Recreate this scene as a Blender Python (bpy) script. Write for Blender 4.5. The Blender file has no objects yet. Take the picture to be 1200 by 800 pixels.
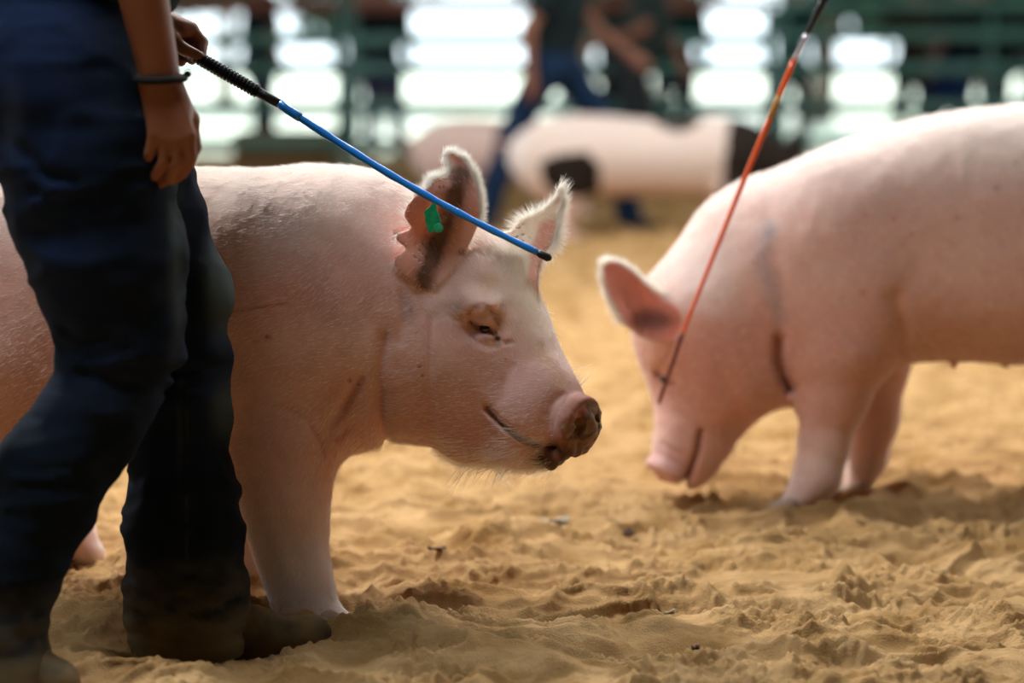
import bpy, math, random
import numpy as np
from mathutils import Vector
random.seed(7); rng = np.random.default_rng(7)
C = bpy.context.scene.collection
SC = bpy.context.scene

# ------------------------------------------------------------------ camera
F = 2833.0            # focal length in pixels of the 1200 px frame (85 mm)
H = 0.915             # camera height
TH = math.atan(325.0 / F)
cam = bpy.data.cameras.new('camera'); camo = bpy.data.objects.new('camera', cam); C.objects.link(camo)
cam.sensor_width = 36; cam.lens = 36 * F / 1200
camo.location = (0, 0, H); camo.rotation_euler = (math.pi / 2 - TH, 0, 0)
cam.dof.use_dof = True; cam.dof.focus_distance = 3.93; cam.dof.aperture_fstop = 1.75
cam.clip_start = 0.05; cam.clip_end = 500
SC.camera = camo
SC.view_settings.view_transform = 'Standard'; SC.view_settings.look = 'None'
SC.view_settings.gamma = 1; SC.view_settings.use_curve_mapping = False
SC.view_settings.exposure = -0.06

# ------------------------------------------------------------------ light
world = bpy.data.worlds.new('world'); SC.world = world; world.use_nodes = True
bg = world.node_tree.nodes['Background']
bg.inputs['Color'].default_value = (0.80, 0.94, 1.0, 1); bg.inputs['Strength'].default_value = 3.2
sun = bpy.data.lights.new('sun', 'SUN'); suno = bpy.data.objects.new('sun', sun); C.objects.link(suno)
sun.energy = 9.0; sun.angle = math.radians(1.0); sun.color = (1, 0.97, 0.9)
suno.rotation_euler = (math.radians(-38), math.radians(-14), 0); suno.location = (-10, 40, 40)

# ------------------------------------------------------------------ picture-frame maths
cT, sT = math.cos(TH), math.sin(TH)
def P(px, py, Y):
    """world point at depth Y that the frame shows at (px, py)"""
    xc, yc = (px - 600) / F, (400 - py) / F
    dy = cT + yc * sT; dz = -sT + yc * cT
    t = Y / dy
    return np.array([xc * t, Y, H + dz * t])
def PIX(W):
    y = W[..., 1]; z = W[..., 2] - H; x = W[..., 0]
    d = y * cT - z * sT; u = y * sT + z * cT
    return 600 + F * x / d, 400 - F * u / d
def ground_y(py): return H * F / (py - 75)

# ------------------------------------------------------------------ noise
def _hash(*i):
    h = np.zeros(i[0].shape, np.uint32) + np.uint32(374761393)
    for a, m in zip(i, (668265263, 2246822519, 3266489917)):
        h = (h ^ (a.astype(np.int64) & 0xffffffff).astype(np.uint32)) * np.uint32(m); h ^= h >> np.uint32(15)
    h = h * np.uint32(2654435761); h ^= h >> np.uint32(13)
    return h.astype(np.float64) / 4294967295.0 * 2 - 1
def vnoise(p):
    p = np.asarray(p, float); i = np.floor(p).astype(np.int64); f = p - i; f = f * f * f * (f * (f * 6 - 15) + 10)
    n = p.shape[-1]; r = 0
    for c in range(2 ** n):
        o = [(c >> k) & 1 for k in range(n)]; w = 1
        for k in range(n): w = w * (f[..., k] if o[k] else 1 - f[..., k])
        r = r + w * _hash(*[i[..., k] + o[k] for k in range(n)])
    return r
def fbm(p, oct=4, g=0.5):
    a, s, r = 1.0, 0.0, 0
    for o in range(oct): r = r + a * vnoise(np.asarray(p) * 2 ** o + 17.3 * o); s += a; a *= g
    return r / s

# ------------------------------------------------------------------ signed distance shapes
def smin(a, b, k):
    h = np.maximum(k - np.abs(a - b), 0) / k
    return np.minimum(a, b) - h * h * k * 0.25
def smax(a, b, k): return -smin(-a, -b, k)
class Shape:
    def __init__(s): s.ops = []
    def hit(s, px, py, Y0=3.3, Y1=5.5):
        """depth at which the ray through a frame point first meets the shape"""
        Y = np.arange(Y0, Y1, .002); d = s(np.array([P(px, py, y) for y in Y])); i = np.nonzero(d < 0)[0]
        return float(Y[i[0]])
    def add(s, op, fn, c, R, k): s.ops.append((op, fn, np.asarray(c, float), R, k)); return s
    def cone(s, a, b, ra, rb, k=0.03, sy=1.0, op='u'):
        a = np.asarray(a, float); b = np.asarray(b, float)
        def fn(p):
            q = p - a; ba = b - a
            if sy != 1.0: q = q * (1, 1 / sy, 1); ba = ba * (1, 1 / sy, 1)
            t = np.clip(q @ ba / (ba @ ba + 1e-12), 0, 1)
            d = np.sqrt(((q - t[:, None] * ba) ** 2).sum(1)) - (ra + (rb - ra) * t)
            return d * min(1.0, sy)
        return s.add(op, fn, (a + b) / 2, np.linalg.norm(a - b) / 2 + max(ra, rb) * max(1, sy), k)
    def ball(s, a, r, k=0.03, sy=1.0, op='u'): return s.cone(a, np.asarray(a) + (0, 0, 1e-4), r, r, k, sy, op)
    def ell(s, c, r, k=0.03, R=None, op='u'):
        c = np.asarray(c, float); r = np.asarray(r, float)
        def fn(p):
            q = p - c
            if R is not None: q = q @ R
            k0 = np.sqrt(((q / r) ** 2).sum(1)) + 1e-9; k1 = np.sqrt(((q / r ** 2) ** 2).sum(1)) + 1e-9
            return k0 * (k0 - 1) / k1
        return s.add(op, fn, c, r.max(), k)
    def cyl(s, a, b, r, rd, k=0.01, op='u'):
        a = np.asarray(a, float); b = np.asarray(b, float); L = np.linalg.norm(b - a); n = (b - a) / L
        def fn(p):
            q = p - (a + b) / 2; u = q @ n; v = np.sqrt(np.maximum((q * q).sum(1) - u * u, 0))
            dx = v - r + rd; dy = np.abs(u) - L / 2 + rd
            return np.minimum(np.maximum(dx, dy), 0) + np.sqrt(np.maximum(dx, 0) ** 2 + np.maximum(dy, 0) ** 2) - rd
        return s.add(op, fn, (a + b) / 2, L / 2 + r, k)
    def loft(s, st, k=0.05, n=2.3, Y0=0, yaw=0):
        """st: rows (px, top, bottom, half width, depth)"""
        rows = [(P(a, b, e), P(a, c, e), d) for a, b, c, d, e in st]
        A = np.array([(t + bo) / 2 for t, bo, w in rows]); hh = np.array([(t[2] - bo[2]) / 2 for t, bo, w in rows]); ww = np.array([w for _, _, w in rows])
        o = A[0] * (1, 1, 0); ax = (A[-1] - A[0]) * (1, 1, 0); ax /= np.linalg.norm(ax); sd = np.array([-ax[1], ax[0], 0])
        u = (A - o) @ ax; v = (A - o) @ sd
        uu = np.linspace(u[0], u[-1], 240)
        def spl(y):
            m = np.gradient(y, u); i = np.clip(np.searchsorted(u, uu) - 1, 0, len(u) - 2); h = u[i + 1] - u[i]; t = (uu - u[i]) / h
            return (2*t**3-3*t**2+1)*y[i] + (t**3-2*t**2+t)*h*m[i] + (-2*t**3+3*t**2)*y[i+1] + (t**3-t**2)*h*m[i+1]
        Z, HH, WW, V = spl(A[:, 2]), np.maximum(spl(hh), .004), np.maximum(spl(ww), .004), spl(v)
        def fn(p):
            q = p - o; a = q @ ax; b = q @ sd
            ac = np.clip(a, uu[0], uu[-1]); zc, h, w, vc = (np.interp(ac, uu, X) for X in (Z, HH, WW, V))
            f = (np.abs((b - vc) / w) ** n + np.abs((q[:, 2] - zc) / h) ** n) ** (1 / n) - 1
            return np.maximum(f * np.minimum(w, h), np.abs(a - ac) - 0.0) if False else f * np.minimum(w, h) + np.abs(a - ac)
        return s.add('u', fn, A.mean(0), (u[-1] - u[0]) / 2 + .25, k)
    def sheet(s, poly, ctrl, thick, k=0.01, scale=690.):
        """thin leaf of flesh: outline poly in frame pixels, depth from control points"""
        poly = np.array(poly, float); ctrl = np.array(ctrl, float)
        cc = np.array([P(x, y, d) for x, y, d in ctrl]); c = cc.mean(0); R = np.abs(np.array([P(x, y, ctrl[:, 2].mean()) for x, y in poly]) - c).max() * 1.3 + .02
        def dep(x, y):
            w = np.exp(-((x[:, None] - ctrl[:, 0]) ** 2 + (y[:, None] - ctrl[:, 1]) ** 2) / (2 * 17.0 ** 2)) + 1e-7
            return (w * ctrl[:, 2]).sum(1) / w.sum(1)
        def fn(p):
            px, py = PIX(p); d2 = polysd(px, py, poly) / scale
            f = dep(px, py); gx = (dep(px + 2, py) - f) * scale / 2; gy = (dep(px, py + 2) - f) * scale / 2
            a = d2 + thick * .9; b = (np.abs(p[:, 1] - f) / np.sqrt(1 + gx * gx + gy * gy) - thick * .1)
            return np.minimum(np.maximum(a, b), 0) + np.sqrt(np.maximum(a, 0) ** 2 + np.maximum(b, 0) ** 2) - thick * .9
        return s.add('u', fn, c, R, k)
    def groove(s, pts, Y, w, dep, far=0.05):
        """crease along frame points, on the side of the body nearer than Y"""
        pts = np.array(pts, float); cc = np.array([P(a, b, Y) for a, b in pts]); c = cc.mean(0); sc = F / Y
        def fn(p):
            px, py = PIX(p); d = np.full(len(p), 1e9)
            for a, b in zip(pts[:-1], pts[1:]):
                ba = b - a; t = np.clip(((px - a[0]) * ba[0] + (py - a[1]) * ba[1]) / (ba @ ba), 0, 1)
                d = np.minimum(d, np.hypot(px - a[0] - t * ba[0], py - a[1] - t * ba[1]))
            d = d / sc
            return dep * np.exp(-(d / w) ** 2) * (1 / (1 + np.exp((p[:, 1] - Y) / .008)))
        return s.add('g', fn, c - (0, .1, 0), np.abs(cc - c).max() + 3 * w + .14, 0)
    def disp(s, fn, c, R): return s.add('g', fn, c, R, 0)
    def __call__(s, p, margin=0.09):
        d = np.full(len(p), 0.5)
        for op, fn, c, R, k in s.ops:
            m = np.nonzero(((p - c) ** 2).sum(1) < (R + margin + k) ** 2)[0]
            if not len(m): continue
            v = fn(p[m])
            if op == 'u': d[m] = smin(d[m], v, max(k, 1e-5))
            elif op == 's': d[m] = smax(d[m], -v, max(k, 1e-5))
            else: d[m] += v
        return d
def polysd(px, py, v):
    d = np.full(px.shape, 1e18); s = np.ones(px.shape); n = len(v)
    for i in range(n):
        a = v[i]; b = v[i - 1]; ex, ey = b - a; wx, wy = px - a[0], py - a[1]
        t = np.clip((wx * ex + wy * ey) / (ex * ex + ey * ey), 0, 1)
        d = np.minimum(d, (wx - ex * t) ** 2 + (wy - ey * t) ** 2)
        c1 = py >= a[1]; c2 = py < b[1]; c3 = ex * wy > ey * wx
        fl = (c1 & c2 & c3) | (~c1 & ~c2 & ~c3); s = np.where(fl, -s, s)
    return s * np.sqrt(d)
def surface(shape, h, sub=0, pad=0.03, floor=None):
    lo = np.min([c - R for op, f, c, R, k in shape.ops if op == 'u'], 0) - pad; hi = np.max([c + R for op, f, c, R, k in shape.ops if op == 'u'], 0) + pad
    if floor is not None: lo[2] = floor
    q = 4; nc = np.ceil((hi - lo) / (h * q)).astype(int) + 1
    ax = [lo[i] + np.arange(nc[i] + 1) * h * q for i in range(3)]
    G = np.stack(np.meshgrid(*ax, indexing='ij'), -1).reshape(-1, 3)
    Dc = np.concatenate([shape(x) for x in np.array_split(G, max(1, len(G) // 200000))]).reshape(nc + 1)
    near = np.abs(Dc) < h * q * 1.9 + 0.012
    blk = np.zeros(nc, bool)
    for a in (0, 1):
        for b in (0, 1):
            for c in (0, 1): blk |= near[a:a + nc[0], b:b + nc[1], c:c + nc[2]]
    nf = nc * q
    D = np.repeat(np.repeat(np.repeat(Dc[:-1, :-1, :-1], q, 0), q, 1), q, 2).astype(np.float32)
    bi = np.argwhere(blk); o = np.stack(np.meshgrid(*[np.arange(q)] * 3, indexing='ij'), -1).reshape(-1, 3)
    idx = (bi[:, None] * q + o[None]).reshape(-1, 3)
    for part in np.array_split(idx, max(1, len(idx) // 200000)):
        D[part[:, 0], part[:, 1], part[:, 2]] = shape(lo + part * h)
    S = D < 0
    act = np.zeros(nf - 1, bool); al = np.ones(nf - 1, bool)
    for a in (0, 1):
        for b in (0, 1):
            for c in (0, 1):
                x = S[a:a + nf[0] - 1, b:b + nf[1] - 1, c:c + nf[2] - 1]; act |= x; al &= x
    act &= ~al
    ce = np.argwhere(act); vid = np.full(nf - 1, -1, np.int64); vid[act] = np.arange(len(ce))
    acc = np.zeros((len(ce), 3)); cnt = np.zeros(len(ce))
    cr = [(a, b, c) for a in (0, 1) for b in (0, 1) for c in (0, 1)]
    for e0 in cr:
        for k in range(3):
            if e0[k]: continue
            e1 = list(e0); e1[k] = 1
            A = ce + e0; B = ce + e1; da = D[A[:, 0], A[:, 1], A[:, 2]]; db = D[B[:, 0], B[:, 1], B[:, 2]]
            m = (da < 0) != (db < 0); t = np.where(m, da / np.where(m, da - db, 1), 0)
            pt = np.array(e0)[None] + 0.0 * ce; pt[:, k] = t
            acc[m] += pt[m]; cnt[m] += 1
    V = lo + (ce + acc / cnt[:, None]) * h
    Fs = []
    for k in range(3):
        i, j = (k + 1) % 3, (k + 2) % 3
        sl0 = [slice(None)] * 3; sl1 = [slice(None)] * 3; sl0[k] = slice(0, -1); sl1[k] = slice(1, None)
        a = S[tuple(sl0)]; b = S[tuple(sl1)]; e = np.argwhere(a != b); e = e[(e[:, i] > 0) & (e[:, j] > 0) & (e[:, i] < nf[i] - 1) & (e[:, j] < nf[j] - 1)]
        inside = a[e[:, 0], e[:, 1], e[:, 2]]
        def cid(di, dj):
            x = e.copy(); x[:, i] -= di; x[:, j] -= dj
            return vid[x[:, 0], x[:, 1], x[:, 2]]
        qd = np.stack([cid(1, 1), cid(0, 1), cid(0, 0), cid(1, 0)], 1); qd[~inside] = qd[~inside][:, ::-1]
        Fs.append(qd)
    Fq = np.concatenate(Fs); Fq = Fq[(Fq >= 0).all(1)]
    def proj(V, it):
        for _ in range(it):
            e = h * .4; K = np.array([[1, -1, -1], [-1, -1, 1], [-1, 1, -1], [1, 1, 1]], float)
            ds = [shape(V + kk * e) for kk in K]; g = sum(kk * d[:, None] for kk, d in zip(K, ds)) / (4 * e); d0 = sum(ds) / 4
            gl = np.maximum((g ** 2).sum(1), .15); st = d0[:, None] * g / gl[:, None]
            L = np.linalg.norm(st, axis=1, keepdims=True); V = V - st * np.minimum(1, h * .8 / np.maximum(L, 1e-9))
        return V
    V = proj(V, 2)
    for _ in range(sub):
        E = np.stack([Fq, np.roll(Fq, -1, 1)], -1).reshape(-1, 2); Es = np.sort(E, 1); key = Es[:, 0] * len(V) + Es[:, 1]
        un, inv = np.unique(key, return_inverse=True); mid = (V[un // len(V)] + V[un % len(V)]) / 2
        fc = V[Fq].mean(1); n0 = len(V); em = (inv + n0).reshape(-1, 4); fm = np.arange(len(Fq)) + n0 + len(mid)
        V = np.concatenate([V, mid, fc])
        Fq = np.concatenate([np.stack([Fq[:, i], em[:, i], fm, em[:, i - 1]], 1) for i in range(4)])
        V = proj(V, 1)
    return V, Fq

# ------------------------------------------------------------------ objects
def mesh_obj(name, V, Fc, mat, parent=None, col=None, smooth=True, off=None):
    V = np.asarray(V, float)
    if parent is not None: V = V - np.array(WL[parent.name])
    elif off is not None: V = V - np.array(off)
    me = bpy.data.meshes.new(name)
    if isinstance(Fc, np.ndarray):
        n = len(Fc); kk = Fc.shape[1]
        me.vertices.add(len(V)); me.vertices.foreach_set('co', V.astype(np.float32).ravel())
        me.loops.add(n * kk); me.loops.foreach_set('vertex_index', Fc.astype(np.int32).ravel())
        me.polygons.add(n); me.polygons.foreach_set('loop_start', (np.arange(n) * kk).astype(np.int32)); me.polygons.foreach_set('loop_total', np.full(n, kk, np.int32))
        me.update(calc_edges=True); me.validate()
    else:
        me.from_pydata([tuple(v) for v in V], [], Fc); me.update()
    if col is not None:
        ca = me.color_attributes.new('col', 'FLOAT_COLOR', 'POINT')
        c4 = np.ones((len(V), 4), np.float32); c4[:, :col.shape[1]] = col; ca.data.foreach_set('color', c4.ravel())
    if smooth: me.polygons.foreach_set('use_smooth', np.ones(len(me.polygons), bool))
    if mat: me.materials.append(mat)
    o = bpy.data.objects.new(name, me); C.objects.link(o)
    if off is not None and parent is None: o.location = off
    if parent is not None: o.parent = parent; WL[o.name] = WL[parent.name]
    return o
WL = {}
def thing(name, label, cat, loc=(0, 0, 0), group=None):
    o = bpy.data.objects.new(name, None); C.objects.link(o); o.location = loc; o.empty_display_size = .1
    WL[o.name] = tuple(loc); o['label'] = label; o['category'] = cat
    if group: o['group'] = group
    return o
def tag(o, label, cat, group=None):
    o['label'] = label; o['category'] = cat
    if group: o['group'] = group
    return o
def tube(pts, rad, n=12, caps=True):
    """swept tube; rad a number or list"""
    pts = np.array(pts, float); m = len(pts); rad = np.full(m, rad) if np.isscalar(rad) else np.array(rad, float)
    T = np.gradient(pts, axis=0); T /= np.linalg.norm(T, axis=1, keepdims=True) + 1e-12
    a = np.cross(T[0], (0, 0, 1)); a = a if np.linalg.norm(a) > .1 else np.cross(T[0], (1, 0, 0)); V = []
    for p, t, r in zip(pts, T, rad):
        a = a - t * (a @ t); a /= np.linalg.norm(a); b = np.cross(t, a)
        for j in range(n):
            w = 2 * math.pi * j / n; V.append(p + r * (math.cos(w) * a + math.sin(w) * b))
    Fc = [(i * n + j, i * n + (j + 1) % n, (i + 1) * n + (j + 1) % n, (i + 1) * n + j) for i in range(m - 1) for j in range(n)]
    if caps: Fc += [tuple(range(n))[::-1], tuple(range((m - 1) * n, m * n))]
    return np.array(V), Fc
def join(*vf):
    V, Fc, n = [], [], 0
    for v, f in vf:
        V.append(np.asarray(v)); Fc += [tuple(int(i) + n for i in q) for q in f]; n += len(v)
    return np.concatenate(V), Fc
def box(c, s, bev=0):
    c = np.array(c, float); s = np.array(s, float) / 2
    V = [c + s * (x, y, z) for x in (-1, 1) for y in (-1, 1) for z in (-1, 1)]
    return np.array(V), [(0, 1, 3, 2), (4, 6, 7, 5), (0, 4, 5, 1), (2, 3, 7, 6), (0, 2, 6, 4), (1, 5, 7, 3)]
def bevel(o, w, seg=2):
    m = o.modifiers.new('bevel', 'BEVEL'); m.width = w; m.segments = seg; m.limit_method = 'ANGLE'; return o

# ------------------------------------------------------------------ materials
def mat(name, color=(.5, .5, .5), rough=.6, attr=False, noise=None, bump=None, metal=0, sss=0, sssr=(.01, .004, .002), spec=.3, sheen=0, trans=0):
    """noise=(scale, color2, amount); bump=(scale, strength, distance)"""
    m = bpy.data.materials.new(name); m.use_nodes = True; nt = m.node_tree; N = nt.nodes; L = nt.links
    b = N['Principled BSDF']; b.inputs['Roughness'].default_value = rough; b.inputs['Metallic'].default_value = metal
    b.inputs['Specular IOR Level'].default_value = spec
    b.inputs['Base Color'].default_value = (*color, 1)
    src = None
    if attr:
        a = N.new('ShaderNodeVertexColor'); a.layer_name = 'col'; src = a.outputs['Color']
    tc = N.new('ShaderNodeTexCoord')
    if noise:
        n = N.new('ShaderNodeTexNoise'); n.inputs['Scale'].default_value = noise[0]; n.inputs['Detail'].default_value = 5; L.new(tc.outputs['Object'], n.inputs['Vector'])
        r = N.new('ShaderNodeMapRange'); r.inputs[1].default_value = .38; r.inputs[2].default_value = .68; r.inputs[4].default_value = noise[2]; L.new(n.outputs['Fac'], r.inputs[0])
        mx = N.new('ShaderNodeMix'); mx.data_type = 'RGBA'; L.new(r.outputs[0], mx.inputs['Factor'])
        if src: L.new(src, mx.inputs[6])
        else: mx.inputs[6].default_value = (*color, 1)
        mx.inputs[7].default_value = (*noise[1], 1); src = mx.outputs[2]
    if src: L.new(src, b.inputs['Base Color'])
    if bump:
        n = N.new('ShaderNodeTexNoise'); n.inputs['Scale'].default_value = bump[0]; n.inputs['Detail'].default_value = 6; n.inputs['Roughness'].default_value = .65; L.new(tc.outputs['Object'], n.inputs['Vector'])
        bu = N.new('ShaderNodeBump'); bu.inputs['Strength'].default_value = bump[1]; bu.inputs['Distance'].default_value = bump[2]
        L.new(n.outputs['Fac'], bu.inputs['Height']); L.new(bu.outputs['Normal'], b.inputs['Normal'])
    if sss: b.inputs['Subsurface Weight'].default_value = sss; b.inputs['Subsurface Radius'].default_value = sssr; b.inputs['Subsurface Scale'].default_value = 1.0
    if sheen: b.inputs['Sheen Weight'].default_value = sheen; b.inputs['Sheen Roughness'].default_value = .4
    return m
def hair_mat(name, col, tcol):
    m = bpy.data.materials.new(name); m.use_nodes = True; nt = m.node_tree; N = nt.nodes; L = nt.links
    for n in list(N): N.remove(n)
    o = N.new('ShaderNodeOutputMaterial'); a = N.new('ShaderNodeBsdfDiffuse'); t = N.new('ShaderNodeBsdfTranslucent'); x = N.new('ShaderNodeMixShader')
    a.inputs[0].default_value = (*col, 1); t.inputs[0].default_value = (*tcol, 1); x.inputs[0].default_value = .5
    L.new(a.outputs[0], x.inputs[1]); L.new(t.outputs[0], x.inputs[2]); L.new(x.outputs[0], o.inputs[0]); return m
M_hair = hair_mat('white_bristle', (.92, .87, .80), (.97, .95, .90))
M_pig = mat('pig_skin', attr=True, rough=.62, bump=(260, .35, .002), sss=.22, sssr=(.012, .005, .003), spec=.25, noise=(38, (.55, .24, .19), .10), sheen=.2)
M_hoof = mat('horn', (.42, .30, .22), .6, bump=(90, .4, .002))

def curves_obj(name, pts, rad, parent, material, npt=4):
    """pts (n, npt, 3) hair strands"""
    n = len(pts); pts = pts - np.array(WL[parent.name])
    hc = bpy.data.hair_curves.new(name); hc.add_curves([npt] * n)
    hc.attributes['position'].data.foreach_set('vector', pts.astype(np.float32).ravel())
    ra = hc.attributes.get('radius') or hc.attributes.new('radius', 'FLOAT', 'POINT')
    taper = np.array([1, .9, .65, .15][:npt] if npt == 4 else np.linspace(1, .15, npt))
    ra.data.foreach_set('value', (np.asarray(rad)[:, None] * taper[None]).astype(np.float32).ravel())
    hc.materials.append(material)
    o = bpy.data.objects.new(name, hc); C.objects.link(o); o.parent = parent; o['kind'] = 'stuff'; WL[o.name] = WL[parent.name]
    return o
def vnorm(V, Fq):
    fn = np.cross(V[Fq[:, 2]] - V[Fq[:, 0]], V[Fq[:, 3]] - V[Fq[:, 1]]); N = np.zeros_like(V)
    for i in range(4): np.add.at(N, Fq[:, i], fn)
    return N / (np.linalg.norm(N, axis=1, keepdims=True) + 1e-12)
def pick(V, Fq, w, n):
    """n points on the surface, chance by vertex weight w"""
    ar = np.linalg.norm(np.cross(V[Fq[:, 2]] - V[Fq[:, 0]], V[Fq[:, 3]] - V[Fq[:, 1]]), axis=1) * w[Fq].mean(1)
    f = rng.choice(len(Fq), n, p=ar / ar.sum()); a = rng.random((n, 4)) ; a /= a.sum(1, keepdims=True)
    return (V[Fq[f]] * a[:, :, None]).sum(1), Fq[f, 0]
def strands(p, nrm, dirn, length, lift, curl=.25, npt=4, jit=.25):
    """hairs rooted at p, combed along dirn and raised by lift"""
    n = len(p); t = dirn - nrm * (dirn * nrm).sum(1, keepdims=True); t /= np.linalg.norm(t, axis=1, keepdims=True) + 1e-9
    lift = np.asarray(lift) * np.ones(n)
    d = t * (1 - lift)[:, None] + nrm * lift[:, None] + rng.normal(0, jit, (n, 3)); d /= np.linalg.norm(d, axis=1, keepdims=True)
    s = np.linspace(0, 1, npt); d2 = t * curl - nrm * lift[:, None] * curl * .8
    return p[:, None] + (d[:, None] * s[None, :, None] + d2[:, None] * (s ** 2)[None, :, None]) * np.asarray(length)[:, None, None] - nrm[:, None] * .001

# ------------------------------------------------------------------ sand floor
FEET = []     # pressed spots: x, y, radius, depth
def sand_h(x, y):
    q = np.stack([x, y], -1)
    w = q + .05 * np.stack([vnoise(q * 5.1), vnoise(q * 5.1 + 40)], -1)
    a = fbm(w * (4.5, 8.5), 3) * .027
    r = 1 - np.abs(fbm(w * (6.5, 12) + 9, 3)) * 2.4; b = np.maximum(r, 0) ** 2 * .018
    c = fbm(w * (21, 27), 3, .6) * .0065
    m = np.clip(vnoise(q * 8 + 3) * 1.5 + .55, 0, 1.2); d = (np.abs(fbm(q * 62, 2, .6)) * .0065 + np.clip(vnoise(q * 95) - .15, 0, 1) * .0060) * (.25 + m) - .001
    h = (a + b) * np.clip(.95 + .05 * y, .95, 1.6) + c * 1.2 + d * 1.2 - .012
    for fx, fy, fr, fd in FEET:
        e = np.exp(-(((x - fx) ** 2 + (y - fy) ** 2) / fr ** 2)); rim = np.exp(-((np.hypot(x - fx, y - fy) - fr * 1.45) / (fr * .5)) ** 2)
        h = h * (1 - .8 * e) - fd * e + fd * .8 * rim
    return h
def sand_patch(x0, x1, y0, y1, st):
    xs = np.arange(x0, x1 + st / 2, st); ys = np.arange(y0, y1 + st / 2, st); X, Y = np.meshgrid(xs, ys, indexing='ij')
    V = np.stack([X, Y, sand_h(X, Y)], -1).reshape(-1, 3); nx, ny = X.shape
    i = np.arange(nx * ny).reshape(nx, ny); Fq = np.stack([i[:-1, :-1], i[1:, :-1], i[1:, 1:], i[:-1, 1:]], -1).reshape(-1, 4)
    return V, Fq

exec_parts = []
# sand floor: one height field, finer where it is near
FEET += [(*P(368, 728, 3.95)[:2], .075, .012), (*P(290, 690, 4.25)[:2], .07, .01), (*P(82, 663, 4.40)[:2], .08, .012),
         (*P(945, 592, 5.0)[:2], .09, .01), (*P(1010, 575, 5.2)[:2], .08, .01), (*P(240, 762, 3.76)[:2], .13, .012), (*P(20, 820, 3.5)[:2], .13, .012)]
for i in range(150):
    yy = 3.4 + 9 * rng.random() ** 1.3; xx = rng.uniform(-.3 * yy, .3 * yy); FEET.append((xx, yy, rng.uniform(.035, .06), rng.uniform(.006, .016)))
def make_floor():
    ys = [-8, -5, -2, 0, 1, 1.6, 2.0, 2.3]
    while ys[-1] < 24: ys.append(ys[-1] + (.0052 * (max(ys[-1], 3.2) / 4) ** 1.7))
    ys = np.array(ys); t = np.linspace(-1, 1, 620)
    ex = np.array([1.08, 1.25, 1.6, 2.3, 3.6, 6, 10, 20]); Xs = []
    hw = .24 * np.clip(ys, 2.3, None) + .16
    X = hw[:, None] * t[None]
    R = np.minimum(hw[:, None] * ex[None], 12 + ex[None] / 20)
    X = np.concatenate([-R[:, ::-1], X, R], 1); Y = np.repeat(ys[:, None], X.shape[1], 1)
    V = np.stack([X, Y, sand_h(X, Y)], -1).reshape(-1, 3); nx, ny = X.shape
    i = np.arange(nx * ny).reshape(nx, ny); Fq = np.stack([i[:-1, :-1], i[:-1, 1:], i[1:, 1:], i[1:, :-1]], -1).reshape(-1, 4)
    return V, Fq
M_sand = mat('sand', (.52, .32, .145), .95, noise=(7, (.30, .16, .052), .9), bump=(240, .8, .006), spec=.1)
_v, _f = make_floor()
floor = mesh_obj('floor', _v, _f, M_sand); floor['kind'] = 'structure'

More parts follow.
